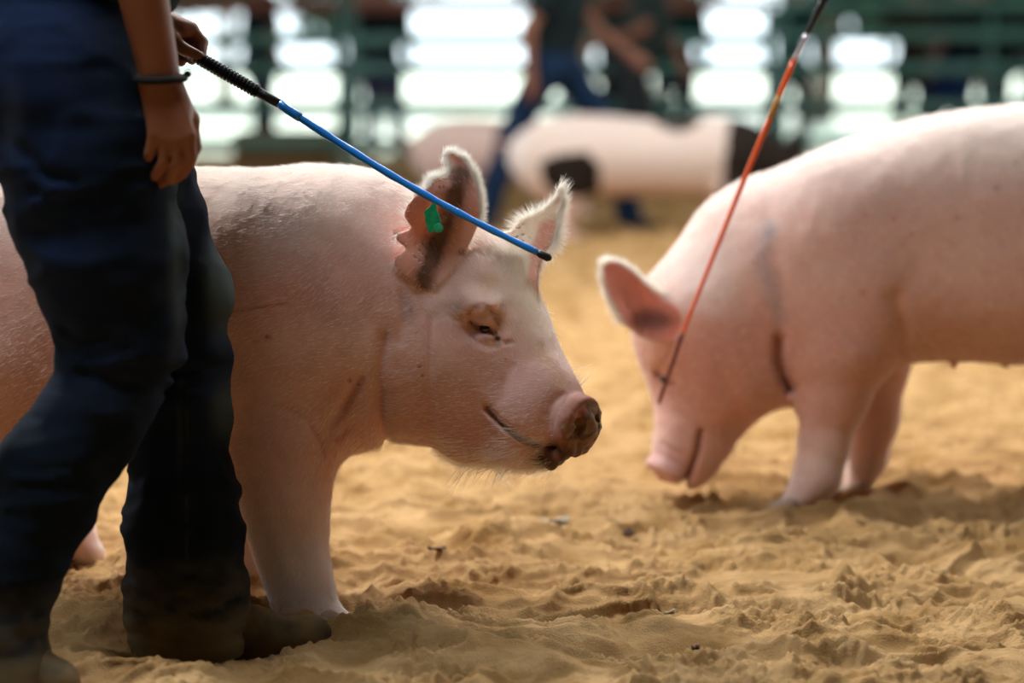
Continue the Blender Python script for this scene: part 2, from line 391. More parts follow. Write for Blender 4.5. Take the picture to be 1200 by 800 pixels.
# ------------------------------------------------------------------ near pig (walks to the right)
A0 = 4.12; sA = F / A0
def a(px, py, d=0.0): return P(px, py, A0 + d)
def ra(r): return r / sA
EAR_N = [(531,177),(546,186),(556,208),(562,235),(560,262),(550,285),(530,318),(508,342),(497,337),(482,332),(463,313),(461,301),(476,291),(462,280),(464,271),(481,267),(472,252),(475,240),(487,227),(498,223),(501,211),(510,206),(523,206),(517,191),(520,181)]
EAR_F = [(580,278),(608,258),(636,246),(646,235),(650,221),(657,212),(666,222),(661,242),(654,256),(653,268),(648,286),(637,300),(631,318),(629,348),(610,335),(590,305)]
def pig_a_shape():
    s = Shape()
    s.loft([(560,262,400,.03,A0-.02),(530,245,440,.09,A0-.01),(490,228,485,.135,A0),(440,213,508,.165,A0),(380,203,517,.185,A0),(320,198,517,.192,A0+.01),(240,197,517,.19,A0+.03),(150,192,520,.19,A0+.05),
            (50,190,525,.195,A0+.07),(-50,190,528,.205,A0+.1),(-120,195,515,.205,A0+.115),(-180,212,480,.18,A0+.13),(-220,250,420,.13,A0+.14),(-240,300,360,.06,A0+.145)], n=2.35)
    # shoulder and ham masses
    s.ell(a(345, 395, -.085), (.15, .10, .20), .10)
    s.ell(a(330, 400, .10), (.14, .09, .19), .08)
    s.ell(a(-130, 370, .03), (.20, .115, .22), .08); s.ell(a(-110, 370, .24), (.2, .11, .22), .08)
    s.ell(a(425, 470, -.02), (.07, .10, .065), .06)          # brisket
    # neck, head
    s.cone(a(400, 352, -.01), a(505, 392, -.035), ra(148), ra(112), .05, .84)
    s.cone(a(505, 395, -.035), a(620, 470, -.125), ra(110), ra(52), .05, .80)
    s.cone(a(552, 347, -.045), a(648, 487, -.135), ra(75), ra(36), .04, .92)
    s.cone(a(520, 440, -.05), a(612, 508, -.12), ra(72), ra(34), .05, .85)
    s.ell(a(492, 425, -.125), (.085, .035, .10), .07)        # jowl
    s.ball(a(620, 478, -.15), ra(36), .04)                   # upper lip
    s.cone(a(555, 500, -.09), a(643, 530, -.15), ra(44), ra(17), .025, .95)   # lower jaw
    # snout and disc
    s.cone(a(640, 488, -.14), a(672, 497, -.158), ra(32), ra(31), .025)
    n = np.array([.80, -.55, -.20]); n /= np.linalg.norm(n); c = a(680, 499, -.175)
    s.cyl(c - n * .020, c + n * .008, .0525, .006, .008)
    sd = np.cross(n, (0, 0, 1)); sd /= np.linalg.norm(sd)
    for q in (-1, 1):
        nc = c + sd * q * .0195 + n * .012 + np.array([0, 0, .006])
        s.ell(nc, (.012, .011, .0135), .006, op='s')
    # eye region: brow roll, lids, socket
    e0 = s.hit(566, 383)
    s.ell(P(560, 358, e0 + .012), (.030, .022, .014), .03); s.ell(P(566, 384, e0 + .002), (.028, .009, .020), .02, op='s')
    s.ell(P(565, 374, e0 + .009), (.023, .013, .0125), .006); s.ell(P(571, 395, e0 + .010), (.021, .012, .0085), .006)
    s.groove([(551, 378), (560, 383), (571, 386), (579, 391), (584, 399)], A0 - .04, .0026, .010)
    s.groove([(548, 368), (556, 360), (567, 358), (577, 364), (583, 378)], A0 - .04, .0028, .0035)
    s.groove([(550, 394), (560, 403), (572, 408), (582, 406)], A0 - .04, .003, .003)
    s.groove([(584, 398), (590, 402), (600, 401)], A0 - .04, .003, .003); s.groove([(540, 374), (530, 374), (524, 370)], A0 - .04, .004, .002)
    s.groove([(571, 478), (582, 491), (598, 505), (614, 515), (632, 521), (652, 524)], A0 - .04, .0045, .016)
    s.groove([(660, 462), (650, 472), (643, 488), (641, 505), (645, 518)], A0 - .04, .004, .004)
    s.groove([(652, 463), (640, 478), (634, 500)], A0 - .04, .006, .003)
    s.groove([(600, 430), (592, 450), (588, 468)], A0 - .04, .008, .003)
    s.groove([(507, 372), (503, 410), (502, 450), (508, 490)], A0 - .02, .009, .003)
    s.groove([(452, 395), (444, 440), (446, 485), (452, 512)], A0, .012, .010)
    s.groove([(472, 345), (474, 375), (468, 400)], A0, .008, .004)
    s.groove([(420, 445), (402, 475), (386, 500), (379, 520)], A0, .009, .012)
    s.groove([(330, 478), (352, 487), (372, 508), (378, 530)], A0, .006, .006)
    s.groove([(275, 505), (320, 508), (350, 500)], A0, .008, .003)
    s.groove([(612, 300), (625, 330), (640, 372), (655, 410)], A0 + .2, .001, .0)
    # legs: near fore, far fore, far hind, near hind
    def leg(pts, k=.045):
        for (x0, y0, d0, r0), (x1, y1, d1, r1) in zip(pts[:-1], pts[1:]): s.cone(a(x0, y0, d0), a(x1, y1, d1), ra(r0), ra(r1), k, .92)
    leg([(335, 440, -.09, 76), (328, 520, -.115, 60), (333, 590, -.135, 46), (340, 640, -.145, 34), (352, 685, -.155, 30), (358, 704, -.16, 31)])
    s.cone(a(354, 702, -.16), a(378, 728, -.175), ra(30), ra(24), .02, 1.0); s.cone(a(350, 716, -.16), a(398, 731, -.185), ra(26), ra(17), .02, 1.3)
    leg([(318, 450, .11, 70), (300, 540, .12, 50), (288, 600, .12, 36), (284, 650, .12, 28), (286, 672, .12, 27)])
    s.cone(a(284, 668, .12), a(304, 688, .11), ra(27), ra(18), .02, 1.1)
    leg([(-95, 430, .24, 90), (-45, 520, .26, 55), (-30, 560, .27, 36)]); leg([(-20, 548, .27, 44), (38, 582, .28, 44), (70, 624, .285, 39)])
    s.cone(a(72, 624, .285), a(102, 650, .27), ra(38), ra(22), .03, 1.15)
    leg([(-125, 430, .0, 95), (-95, 530, .0, 58), (-135, 590, .0, 38)]); leg([(-135, 585, .0, 40), (-128, 650, -.01, 30), (-120, 690, -.02, 29)])
    s.cone(a(-122, 690, -.02), a(-95, 710, -.03), ra(29), ra(20), .03, 1.15)
    # ears
    hl = s.hit(464, 292) - .020; hr_ = s.hit(538, 300) + .003; hb_ = s.hit(515, 325) - .001
    s.sheet(EAR_N, [(531,182,3.995),(560,230,3.985),(552,275,hr_),(540,300,hr_),(522,322,hb_),(505,338,hb_-.006),(463,308,hl),(464,275,hl),(473,245,hl+.008),(490,228,3.91),(503,212,3.94),(520,192,3.985),(522,255,3.985),(508,295,3.97),(494,318,3.935)], .0042, .011)
    s.sheet(EAR_F, [(590,275,4.09),(630,255,4.10),(650,238,4.09),(657,214,4.075),(664,235,4.06),(652,262,4.055),(640,295,4.045),(630,340,4.03),(630,285,4.09),(610,310,4.06)], .0045, .014)
    s.disp(lambda p: -.0045 * np.clip(vnoise(p * 120) + .15, 0, 1) * (PIX(p)[0] > 655) * (PIX(p)[1] > 480), a(680, 505, -.16), .05)
    for x, y, r in ((640, 535, 8), (650, 538, 7), (646, 545, 6), (657, 533, 8), (668, 528, 6), (634, 528, 6)): s.ball(P(x, y, s.hit(x, min(y, 528)) + .006), ra(r), .008)
    s.disp(lambda p: .0022 * vnoise(p * 14) + .0008 * vnoise(p * 45), a(150, 400), 1.2, )
    return s
def band(px, py, pts, w):
    pts = np.array(pts, float); d = np.full(px.shape, 1e9)
    for p0, p1 in zip(pts[:-1], pts[1:]):
        b = p1 - p0; t = np.clip(((px - p0[0]) * b[0] + (py - p0[1]) * b[1]) / (b @ b), 0, 1); d = np.minimum(d, np.hypot(px - p0[0] - t * b[0], py - p0[1] - t * b[1]))
    return np.exp(-(d / w) ** 2)
def spot(px, py, x, y, rx, ry): return np.exp(-(((px - x) / rx) ** 2 + ((py - y) / ry) ** 2) ** 1.5)
def lerp(c, col, m): return c + (np.array(col) - c) * np.clip(m, 0, 1)[:, None]
def pig_a_color(V, N):
    px, py = PIX(V); near = N[:, 1] < .15
    c = np.tile(np.array([.80, .53, .46]), (len(V), 1)); nz = fbm(V * 9, 4); n2 = fbm(V * 40, 3)
    c = lerp(c, (.70, .36, .29), .5 + .8 * nz)
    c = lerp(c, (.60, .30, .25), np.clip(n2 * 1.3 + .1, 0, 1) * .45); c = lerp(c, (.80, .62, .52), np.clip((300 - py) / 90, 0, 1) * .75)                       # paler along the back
    c = lerp(c, (.60, .27, .22), np.clip((py - 400) / 120, 0, 1) * np.clip((600 - py) / 90, 0, 1) * .45)  # redder belly and throat, with warm bounce light painted in
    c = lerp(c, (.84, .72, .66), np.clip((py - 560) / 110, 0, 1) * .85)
    c = lerp(c, (.42, .30, .20), np.clip((py - 700) / 25, 0, 1) * .5 * (n2 > -.1))
    head = 1 / (1 + np.exp(-(px - 525 - (py - 400) * -.1) / 10))
    c = lerp(c, (.82, .68, .50), head * np.clip((430 - py) / 90, 0, 1) * (1 / (1 + np.exp(-(px - 585 + (py - 300) * -.25) / 14))))   # creamy forehead
    c = lerp(c, (.55, .36, .12), .35 * spot(px, py, 570, 330, 13, 12) * head); c = lerp(c, (.55, .36, .14), .25 * spot(px, py, 577, 400, 12, 8))
    c = lerp(c, (.66, .38, .25), .3 * spot(px, py, 600, 385, 18, 22)); c = lerp(c, (.62, .36, .18), .45 * band(px, py, [(630, 405), (660, 450)], 9))
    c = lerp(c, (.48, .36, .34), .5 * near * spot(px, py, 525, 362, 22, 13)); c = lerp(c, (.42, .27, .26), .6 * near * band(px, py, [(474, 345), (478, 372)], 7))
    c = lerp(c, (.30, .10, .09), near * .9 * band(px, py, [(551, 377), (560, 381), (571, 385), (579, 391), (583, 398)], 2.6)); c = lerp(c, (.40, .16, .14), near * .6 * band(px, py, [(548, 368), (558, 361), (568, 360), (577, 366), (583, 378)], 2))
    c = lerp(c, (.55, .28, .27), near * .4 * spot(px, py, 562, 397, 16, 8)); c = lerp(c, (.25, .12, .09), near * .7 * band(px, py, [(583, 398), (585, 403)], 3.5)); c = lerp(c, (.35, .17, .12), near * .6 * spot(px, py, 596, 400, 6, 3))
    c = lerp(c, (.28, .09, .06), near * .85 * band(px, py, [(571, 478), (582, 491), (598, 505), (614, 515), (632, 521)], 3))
    sn = 1 / (1 + np.exp(-((px - 655) * .9 + (py - 490) * .35) / 5))                         # rosy snout, then mud
    c = lerp(c, (.34, .10, .055), np.clip(sn * 1.3 - .3, 0, 1)); c = lerp(c, (.62, .33, .28), (1 - sn) * spot(px, py, 645, 480, 22, 26) * .5)
    mud = np.clip((n2 * 1.8 + .8 + (px - 672) / 22 + (py - 505) / 45), 0, 1) * (px > 628) * (py > 470)
    c = lerp(c, (.10, .04, .015), mud * .97 * np.clip((px - 634) / 18, 0, 1) * np.clip((py + px - 1142) / 14, 0, 1))
    c = lerp(c, (.30, .14, .04), mud * (n2 > .12) * .5)
    c = lerp(c, (.07, .03, .012), np.clip(spot(px, py, 648, 536, 26, 15) * (1.2 + n2), 0, 1) * .96)
    c = lerp(c, (.40, .30, .28), near * .35 * band(px, py, [(290, 225), (350, 290), (392, 370)], 26))  # soft diagonal cast shadow painted across the shoulder
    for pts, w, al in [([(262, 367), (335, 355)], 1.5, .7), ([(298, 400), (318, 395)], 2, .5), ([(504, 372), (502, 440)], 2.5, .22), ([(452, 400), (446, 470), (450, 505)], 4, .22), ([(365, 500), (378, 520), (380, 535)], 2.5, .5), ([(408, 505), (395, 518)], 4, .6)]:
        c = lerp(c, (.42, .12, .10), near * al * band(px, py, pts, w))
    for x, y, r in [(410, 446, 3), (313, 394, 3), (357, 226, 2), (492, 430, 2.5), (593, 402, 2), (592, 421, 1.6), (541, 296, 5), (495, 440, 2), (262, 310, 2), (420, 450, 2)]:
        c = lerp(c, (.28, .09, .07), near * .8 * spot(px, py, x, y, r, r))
    e = polysd(px, py, np.array(EAR_N, float)); inn = (e < 3) & (V[:, 1] < 4.02) & (py < 345); inn = inn * 1.0
    inn = inn * (1 / (1 + np.exp((px - (548 - .55 * np.clip(py - 262, 0, 200))) / 4)) * (py > 258) + (py <= 258))
    c = lerp(c, (.74, .34, .25), inn * .85)
    dirt = band(px, py, [(543, 205), (530, 245), (512, 285), (500, 328)], 13) * (.85 + 1.2 * n2 + .3)
    c = lerp(c, (.07, .035, .02), inn * np.clip(dirt, 0, 1) * .9); c = lerp(c, (.3, .18, .12), inn * .6 * spot(px, py, 541, 296, 5, 4)); c = lerp(c, (.30, .17, .13), .7 * inn * spot(px, py, 464, 275, 5, 5))
    e2 = polysd(px, py, np.array([(634, 262), (650, 256), (652, 270), (640, 300), (632, 345), (618, 330), (624, 290)], float))
    c = lerp(c, (.62, .22, .14), 1 / (1 + np.exp((e2 - 1) / 1.6)) * (V[:, 1] > 3.9) * .85)
    return c, head
pig_a = thing('pig', 'large pink pig in the foreground with notched ear and green tag, walking behind the jeans', 'pig', (*a(150, 400, .04)[:2], 0))
shA = pig_a_shape(); Va, Fa = surface(shA, .0055, 1, floor=-.02)
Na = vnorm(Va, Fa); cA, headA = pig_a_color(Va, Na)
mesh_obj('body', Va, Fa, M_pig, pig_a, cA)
# coat
def coat_a(n):
    px, py = PIX(Va); w = np.ones(len(Va)); w[Va[:, 2] < .02] = 0; w[(px > 650) & (py > 455)] = .0; w[px < -40] *= .15; w[(Na[:, 1] > .45)] *= .15
    e = polysd(px, py, np.array(EAR_N, float)); w[(e < 0) & (Va[:, 1] < 4.02)] = .12
    w[spot(px, py, 567, 385, 17, 14) > .4] = .05
    p, vi = pick(Va, Fa, w, n); nr = Na[vi]; qx, qy = px[vi], py[vi]
    d = np.tile(np.array([-.9, .05, -.35]), (n, 1)); hd = qx > 500; d[hd] = (-.62, .0, .55); d[hd & (qy > 420)] = (-.85, 0, -.1); tl = np.clip((qy - 500) / 120, 0, 1)[:, None]; d = d * (1 - tl * (qx < 480)[:, None]) + np.array([-.15, 0, -1]) * tl * (qx < 480)[:, None]; lg = qy > 560
    d += .35 * np.stack([vnoise(p * 7), vnoise(p * 7 + 20), vnoise(p * 7 + 50)], 1)
    L = rng.uniform(.006, .013, n); top = nr[:, 2] > .75; L[top] *= 1.25; chin = (qy > 500) & (qx > 520) & (qx < 645) & (nr[:, 2] < -.4); L[chin] *= 1.9; L[lg] *= .9
    chest = (qy > 470) & (qx > 380) & (nr[:, 2] < -.3); L[chest] *= 1.3
    return strands(p, nr, d, L, rng.uniform(.10, .3, n) + .2 * chin, jit=.13), rng.uniform(.00013, .00024, n)
hp, hr = coat_a(85000); curves_obj('coat', hp, hr, pig_a, M_hair)
# long ear fringe, chin and snout whiskers
def fringe(V, Fq, N, poly, ylo, yhi, n, L, cen, keep):
    px, py = PIX(V); e = polysd(px, py, np.array(poly, float)); w = ((e > -4.5) & (e < 4) & (V[:, 1] > ylo) & (V[:, 1] < yhi)) * 1.0 * keep(px, py)
    p, vi = pick(V, Fq, w + 1e-9, n); d = p - cen; d[:, 1] *= .3; d /= np.linalg.norm(d, axis=1, keepdims=True)
    return strands(p, N[vi] * .5 + d * .5, d, rng.uniform(.25, 1, n) ** 1.2 * L, .15, curl=.3, jit=.24)
f1 = fringe(Va, Fa, Na, EAR_N, 3.86, 4.03, 11000, .019, a(512, 262, -.14), lambda x, y: ((y < 262) & (x > 488)) * 1.0 + .12)
f2 = fringe(Va, Fa, Na, EAR_F, 3.98, 4.13, 9000, .027, a(630, 272, -.04), lambda x, y: ((y < 330)) * (1 + 1.5 * (x > 645)))
curves_obj('ear_fringe', np.concatenate([f1, f2]), rng.uniform(.00014, .00024, 20000), pig_a, M_hair)
wh = []
for x0, y0, dx, dy, n in [(557, 546, -22, 38, 14), (600, 549, -18, 26, 14), (565, 545, 30, 40, 4), (632, 549, -12, 22, 9), (585, 548, 14, 24, 8), (575, 547, -30, 16, 6), (668, 458, 16, -22, 6), (672, 460, 26, -16, 4), (655, 440, 30, -6, 2), (632, 365, 22, 14, 3), (640, 390, 16, 16, 2)]:
    for i in range(n):
        b0 = a(x0 + rng.normal(0, 10 if y0 > 500 else 3), y0 - 4 + rng.normal(0, 1.5), -.10 if y0 > 500 else -.13); t1 = b0 + (a(x0 + dx, y0 + dy, -.1) - a(x0, y0, -.1)) * rng.uniform(.5, 1.1) + rng.normal(0, .006, 3)
        mm = (b0 + t1) / 2 + rng.normal(0, .004, 3); s_ = np.linspace(0, 1, 6)[:, None]; wh.append((1 - s_) ** 2 * b0 + 2 * s_ * (1 - s_) * mm + s_ ** 2 * t1)
curves_obj('whiskers', np.array(wh), np.full(len(wh), .00055), pig_a, M_hair, npt=6)
# eye
M_eye = mat('dark_eye', (.02, .012, .01), .12, spec=.6)
def uvball(c, r, n=16, m=10):
    V = []; Fc = []
    for i in range(m + 1):
        for j in range(n):
            t = math.pi * i / m; p = 2 * math.pi * j / n; V.append(np.array(c) + np.array(r) * (math.sin(t) * math.cos(p), math.sin(t) * math.sin(p), math.cos(t)))
    for i in range(m):
        for j in range(n): Fc.append((i * n + j, (i + 1) * n + j, (i + 1) * n + (j + 1) % n, i * n + (j + 1) % n))
    return np.array(V), Fc
_m = (np.hypot(*(np.array(PIX(Va)) - np.array([[569], [385]]))) < 6) & (Va[:, 1] < A0); _ey = Va[_m, 1].min()
v, f = uvball(P(568, 385, _ey + .0125), (.0085, .0085, .008)); o = mesh_obj('eye', v, f, M_eye, pig_a); o['label'] = 'dark half-closed eye'
# hoof claws, pale brown, half sunk in the sand
def claws(root, x, y, Y, s=1.0, face=1):
    for q in (-1, 1):
        c = P(x, y, Y); sh = Shape(); c = np.array([c[0], c[1] + q * .017 * s, -.006])
        sh.cone(c + (-.018 * s * face, 0, .012 * s), c + (.026 * s * face, 0, -.002), .017 * s, .010 * s, .01); v, f = surface(sh, .004 * s, pad=.01)
        mesh_obj('hoof', v, f, M_hoof, root)
claws(pig_a, 400, 741, 3.925); claws(pig_a, 305, 692, 4.225); claws(pig_a, 108, 660, 4.39); claws(pig_a, -90, 710, 4.08)
# tail, curled
tt = np.linspace(0, 1, 40); base = a(-236, 290, .145)
v, f = tube([base + np.array([-.09 * t + .022 * math.sin(t * 13), .022 * math.cos(t * 13), .03 - .05 * t]) for t in tt], .013 - .009 * tt, 10)
mesh_obj('tail', v, f, mat('tail_skin', (.62, .36, .29), .6), pig_a)
# green ear tag: shield plate with button stud
M_green = mat('green_plastic', (.01, .33, .11), .35, noise=(160, (.005, .10, .035), .5), spec=.5); M_green_l = mat('green_stud', (.03, .42, .20), .3, spec=.6)
tg = [(497, 247), (503, 243), (508, 236), (511, 236), (512, 246), (516, 256), (517, 264), (512, 271), (502, 272), (499, 262)]
fr = [P(x, y, 3.908 + (y - 236) * -.0001) for x, y in tg]; bk = [q + (0, .0035, 0) for q in fr]; n_ = len(fr)
o = mesh_obj('ear_tag', fr + bk, [tuple(range(n_)), tuple(range(2 * n_ - 1, n_ - 1, -1))] + [(i, i + n_, (i + 1) % n_ + n_, (i + 1) % n_) for i in range(n_)], M_green, pig_a, smooth=False); bevel(o, .0008); o['label'] = 'small green plastic ear tag'
c = P(513, 267, 3.898); v, f = join(tube([c + (0, .012, 0), c + (.002, -.006, 0), c + (.002, -.0062, 0)], [.0072, .0072, .005], 18), tube([c + (.002, -.004, 0), c + (.002, -.009, 0)], .003, 12))
o2 = mesh_obj('tag_stud', v, f, M_green_l, o, smooth=False)

# ------------------------------------------------------------------ right-hand pig (nose to the sand)
B0 = 5.12; sB = F / B0
def b(px, py, d=0.0): return P(px, py, B0 + d)
def rb(r): return r / sB
EAR_B = [(703,312),(712,303),(727,306),(745,318),(762,335),(780,350),(797,357),(803,372),(798,392),(785,404),(765,402),(745,393),(727,375),(713,350),(705,330)]
def pig_b_shape():
    s = Shape()
    s.loft([(830,290,400,.04,B0),(860,238,440,.10,B0),(900,207,468,.145,B0),(950,180,470,.175,B0),(1000,160,452,.188,B0),(1050,145,428,.192,B0),(1100,133,423,.195,B0),(1200,122,428,.198,B0),(1300,124,432,.2,B0),
            (1400,140,425,.205,B0),(1460,165,400,.18,B0),(1500,205,360,.12,B0),(1520,250,310,.05,B0)], n=2.35)
    s.ell(b(975, 330, -.08), (.14, .11, .22), .10); s.ell(b(975, 330, .1), (.14, .1, .21), .08)
    s.ell(b(1400, 300, -.1), (.2, .12, .24), .08); s.ell(b(1400, 300, .1), (.2, .12, .24), .08)
    s.cone(b(895, 322, 0), b(835, 383, -.02), rb(108), rb(93), .05, .85)
    s.cone(b(833, 390, -.02), b(801, 512, -.07), rb(90), rb(32), .04, .85)
    s.cone(b(848, 440, -.03), b(812, 535, -.07), rb(67), rb(28), .05, .9)
    s.ell(b(865, 430, -.10), (.075, .05, .10), .06)
    s.cone(b(828, 520, -.06), b(812, 556, -.075), rb(28), rb(15), .025)
    s.cone(b(800, 505, -.07), b(785, 542, -.08), rb(31), rb(23), .02)
    n = np.array([-.5, -.25, -.82]); n /= np.linalg.norm(n); c = b(780, 554, -.085); s.cyl(c - n * .016, c + n * .007, .049, .005, .008)
    for q in (-1, 1): s.ell(c + n * .01 + np.array([0, q * .016, 0]), (.009, .009, .009), .006, op='s')
    s.groove([(821, 505), (817, 530), (808, 552), (798, 572)], B0 - .0, .006, .016)
    s.groove([(768, 436), (778, 446), (790, 450)], B0, .004, .008); s.groove([(766, 430), (778, 434), (792, 442)], B0, .005, .004)
    s.groove([(776, 520), (790, 530), (803, 535)], B0, .005, .003)
    s.groove([(913, 398), (912, 420), (918, 442), (926, 455)], B0, .012, .024)
    s.groove([(845, 395), (850, 450), (868, 490)], B0, .02, .004)
    s.groove([(1048, 350), (1060, 390), (1052, 425)], B0, .02, .010)
    s.groove([(905, 300), (918, 345), (915, 390)], B0, .02, .006)
    s.groove([(935, 520), (960, 515), (985, 500)], B0, .012, .002)
    def leg(pts, k=.045):
        for (x0, y0, d0, r0), (x1, y1, d1, r1) in zip(pts[:-1], pts[1:]): s.cone(b(x0, y0, d0), b(x1, y1, d1), rb(r0), rb(r1), k, .92)
    leg([(985, 345, -.08, 74), (984, 408, -.1, 55), (976, 465, -.105, 38), (966, 520, -.11, 26), (961, 560, -.115, 22)], .03)
    s.cone(b(956, 556, -.115), b(938, 582, -.125), rb(27), rb(18), .02, 1.1); s.cone(b(950, 572, -.115), b(924, 590, -.13), rb(18), rb(9), .02, 1.3)
    leg([(1010, 360, .09, 70), (1018, 430, .1, 42), (1022, 490, .1, 27), (1018, 535, .1, 22)]); s.cone(b(1016, 532, .1), b(1006, 566, .09), rb(24), rb(18), .02, 1.1)
    leg([(1385, 330, -.1, 90), (1370, 430, -.11, 48), (1405, 480, -.11, 30)]); leg([(1405, 475, -.11, 32), (1385, 540, -.11, 24), (1375, 575, -.11, 22)]); s.cone(b(1376, 572, -.11), b(1360, 588, -.12), rb(22), rb(15), .02, 1.1)
    leg([(1420, 330, .1, 85), (1430, 430, .1, 46), (1460, 470, .1, 28)]); leg([(1460, 465, .1, 30), (1445, 520, .1, 23), (1440, 555, .1, 21)]); s.cone(b(1440, 552, .1), b(1424, 570, .09), rb(21), rb(15), .02, 1.1)
    s.sheet(EAR_B, [(705,312,4.97),(740,320,4.99),(775,350,4.99),(797,362,4.985),(790,400,4.965),(755,395,4.94),(725,370,4.93),(712,340,4.945),(765,372,5.03),(740,350,5.015),(785,380,5.0)], .0055, .014, sB)
    s.sheet([(722,305),(742,316),(765,336),(790,345),(790,362),(770,365),(748,350),(730,330)], [(722,308,5.09),(760,335,5.13),(790,352,5.13),(750,330,5.12)], .005, .014, sB)
    for x in (1118, 1178, 1245, 1310): s.cone(b(x, 415, -.06), b(x, 430, -.065), rb(8), rb(3), .012)
    s.disp(lambda p: .0025 * vnoise(p * 12) + .0008 * vnoise(p * 40), b(1100, 350), 1.3)
    return s
def pig_b_color(V, N):
    px, py = PIX(V); near = N[:, 1] < .15
    c = np.tile(np.array([.74, .50, .43]), (len(V), 1)); nz = fbm(V * 8, 4); n2 = fbm(V * 40, 3)
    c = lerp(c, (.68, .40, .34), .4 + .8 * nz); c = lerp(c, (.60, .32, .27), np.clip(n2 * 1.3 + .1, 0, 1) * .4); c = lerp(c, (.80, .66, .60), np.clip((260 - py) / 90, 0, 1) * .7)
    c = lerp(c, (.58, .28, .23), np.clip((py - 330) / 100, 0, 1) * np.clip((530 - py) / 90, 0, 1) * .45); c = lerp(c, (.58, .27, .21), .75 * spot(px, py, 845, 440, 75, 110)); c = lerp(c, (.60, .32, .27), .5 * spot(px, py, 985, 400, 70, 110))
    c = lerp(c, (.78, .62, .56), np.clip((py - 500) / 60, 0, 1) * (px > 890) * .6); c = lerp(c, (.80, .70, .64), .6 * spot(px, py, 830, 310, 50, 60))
    c = lerp(c, (.36, .33, .36), near * .5 * band(px, py, [(902, 265), (890, 300), (905, 345), (915, 375)], 11)); c = lerp(c, (.30, .27, .30), near * .45 * spot(px, py, 903, 272, 9, 10))
    c = lerp(c, (.60, .32, .32), (px < 815) * np.clip((py - 500) / 40, 0, 1) * .5 * (px < 830))
    c = lerp(c, (.22, .07, .05), near * .8 * band(px, py, [(821, 505), (817, 530), (808, 552), (798, 572)], 3.5)); c = lerp(c, (.30, .10, .08), near * .7 * band(px, py, [(768, 436), (778, 446), (790, 450)], 3))
    c = lerp(c, (.30, .10, .08), near * .6 * band(px, py, [(913, 398), (912, 420), (918, 442), (926, 455)], 6)); c = lerp(c, (.25, .16, .10), spot(px, py, 798, 572, 12, 7) * .8)
    for x, y, r in [(1168, 220, 4), (1122, 255, 3), (1014, 253, 3), (1047, 257, 3), (1068, 275, 3), (1011, 343, 3), (1190, 190, 2.5), (1030, 420, 2)]: c = lerp(c, (.45, .14, .12), near * .6 * spot(px, py, x, y, r, r))
    e = polysd(px, py, np.array(EAR_B, float)); inn = ((e < -4) & (V[:, 1] < 5.05) & (px < 800)) * 1.0
    c = lerp(c, (.66, .22, .15), inn * .9 * (N[:, 1] < .2)); c = lerp(c, (.10, .03, .02), inn * .9 * spot(px, py, 765, 375, 26, 14))
    return c
pig_b = thing('pig', 'pale pink pig on the right with its nose down at the sand', 'pig', (*b(1150, 400)[:2], 0))
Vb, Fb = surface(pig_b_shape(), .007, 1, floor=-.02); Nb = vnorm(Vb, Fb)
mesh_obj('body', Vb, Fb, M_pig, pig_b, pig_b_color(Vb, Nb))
def coat_b(n):
    px, py = PIX(Vb); w = np.ones(len(Vb)); w[Vb[:, 2] < .02] = 0; w[px > 1230] *= .1; w[Nb[:, 1] > .45] *= .15; e = polysd(px, py, np.array(EAR_B, float)); w[(e < 0) & (Vb[:, 1] < 5.05)] = .1
    w[(px < 812) & (py > 530)] = 0
    p, vi = pick(Vb, Fb, w, n); nr = Nb[vi]; qx, qy = px[vi], py[vi]; d = np.tile(np.array([.9, .05, -.4]), (n, 1)); d[(qx < 900)] = (.5, 0, .7); tl = np.clip((qy - 400) / 130, 0, 1)[:, None] * (qx > 890)[:, None]; d = d * (1 - tl) + np.array([.1, 0, -1]) * tl; d[(qx < 880) & (qy > 400)] = (.4, 0, .8)
    d += .35 * np.stack([vnoise(p * 7), vnoise(p * 7 + 20), vnoise(p * 7 + 50)], 1)
    return strands(p, nr, d, rng.uniform(.007, .014, n) * (1 + .4 * (nr[:, 2] > .7)), rng.uniform(.1, .3, n), jit=.13), rng.uniform(.00016, .00026, n)
hp, hr = coat_b(26000); curves_obj('coat', hp, hr, pig_b, M_hair)
f1 = fringe(Vb, Fb, Nb, EAR_B, 4.88, 5.06, 7000, .024, b(765, 375, -.1), lambda x, y: ((x < 735) | (y < 350)) * 1.0)
curves_obj('ear_fringe', f1, rng.uniform(.0002, .0003, 7000), pig_b, M_hair)
_m = (np.hypot(*(np.array(PIX(Vb)) - np.array([[779], [444]]))) < 6) & (Vb[:, 1] < B0); _ey = Vb[_m, 1].min()
v, f = uvball(P(779, 444, _ey + .012), (.010, .010, .009)); mesh_obj('eye', v, f, M_eye, pig_b)
claws(pig_b, 918, 592, 4.985, .9, -1); claws(pig_b, 1000, 573, 5.2, .9, -1); claws(pig_b, 1352, 590, 5.0, .9, -1); claws(pig_b, 1418, 572, 5.21, .9, -1)
base = b(1512, 240, 0); v, f = tube([base + np.array([.09 * t - .02 * math.sin(t * 13), .02 * math.cos(t * 13), .03 - .05 * t]) for t in tt], .013 - .009 * tt, 10)
mesh_obj('tail', v, f, bpy.data.materials['tail_skin'], pig_b)

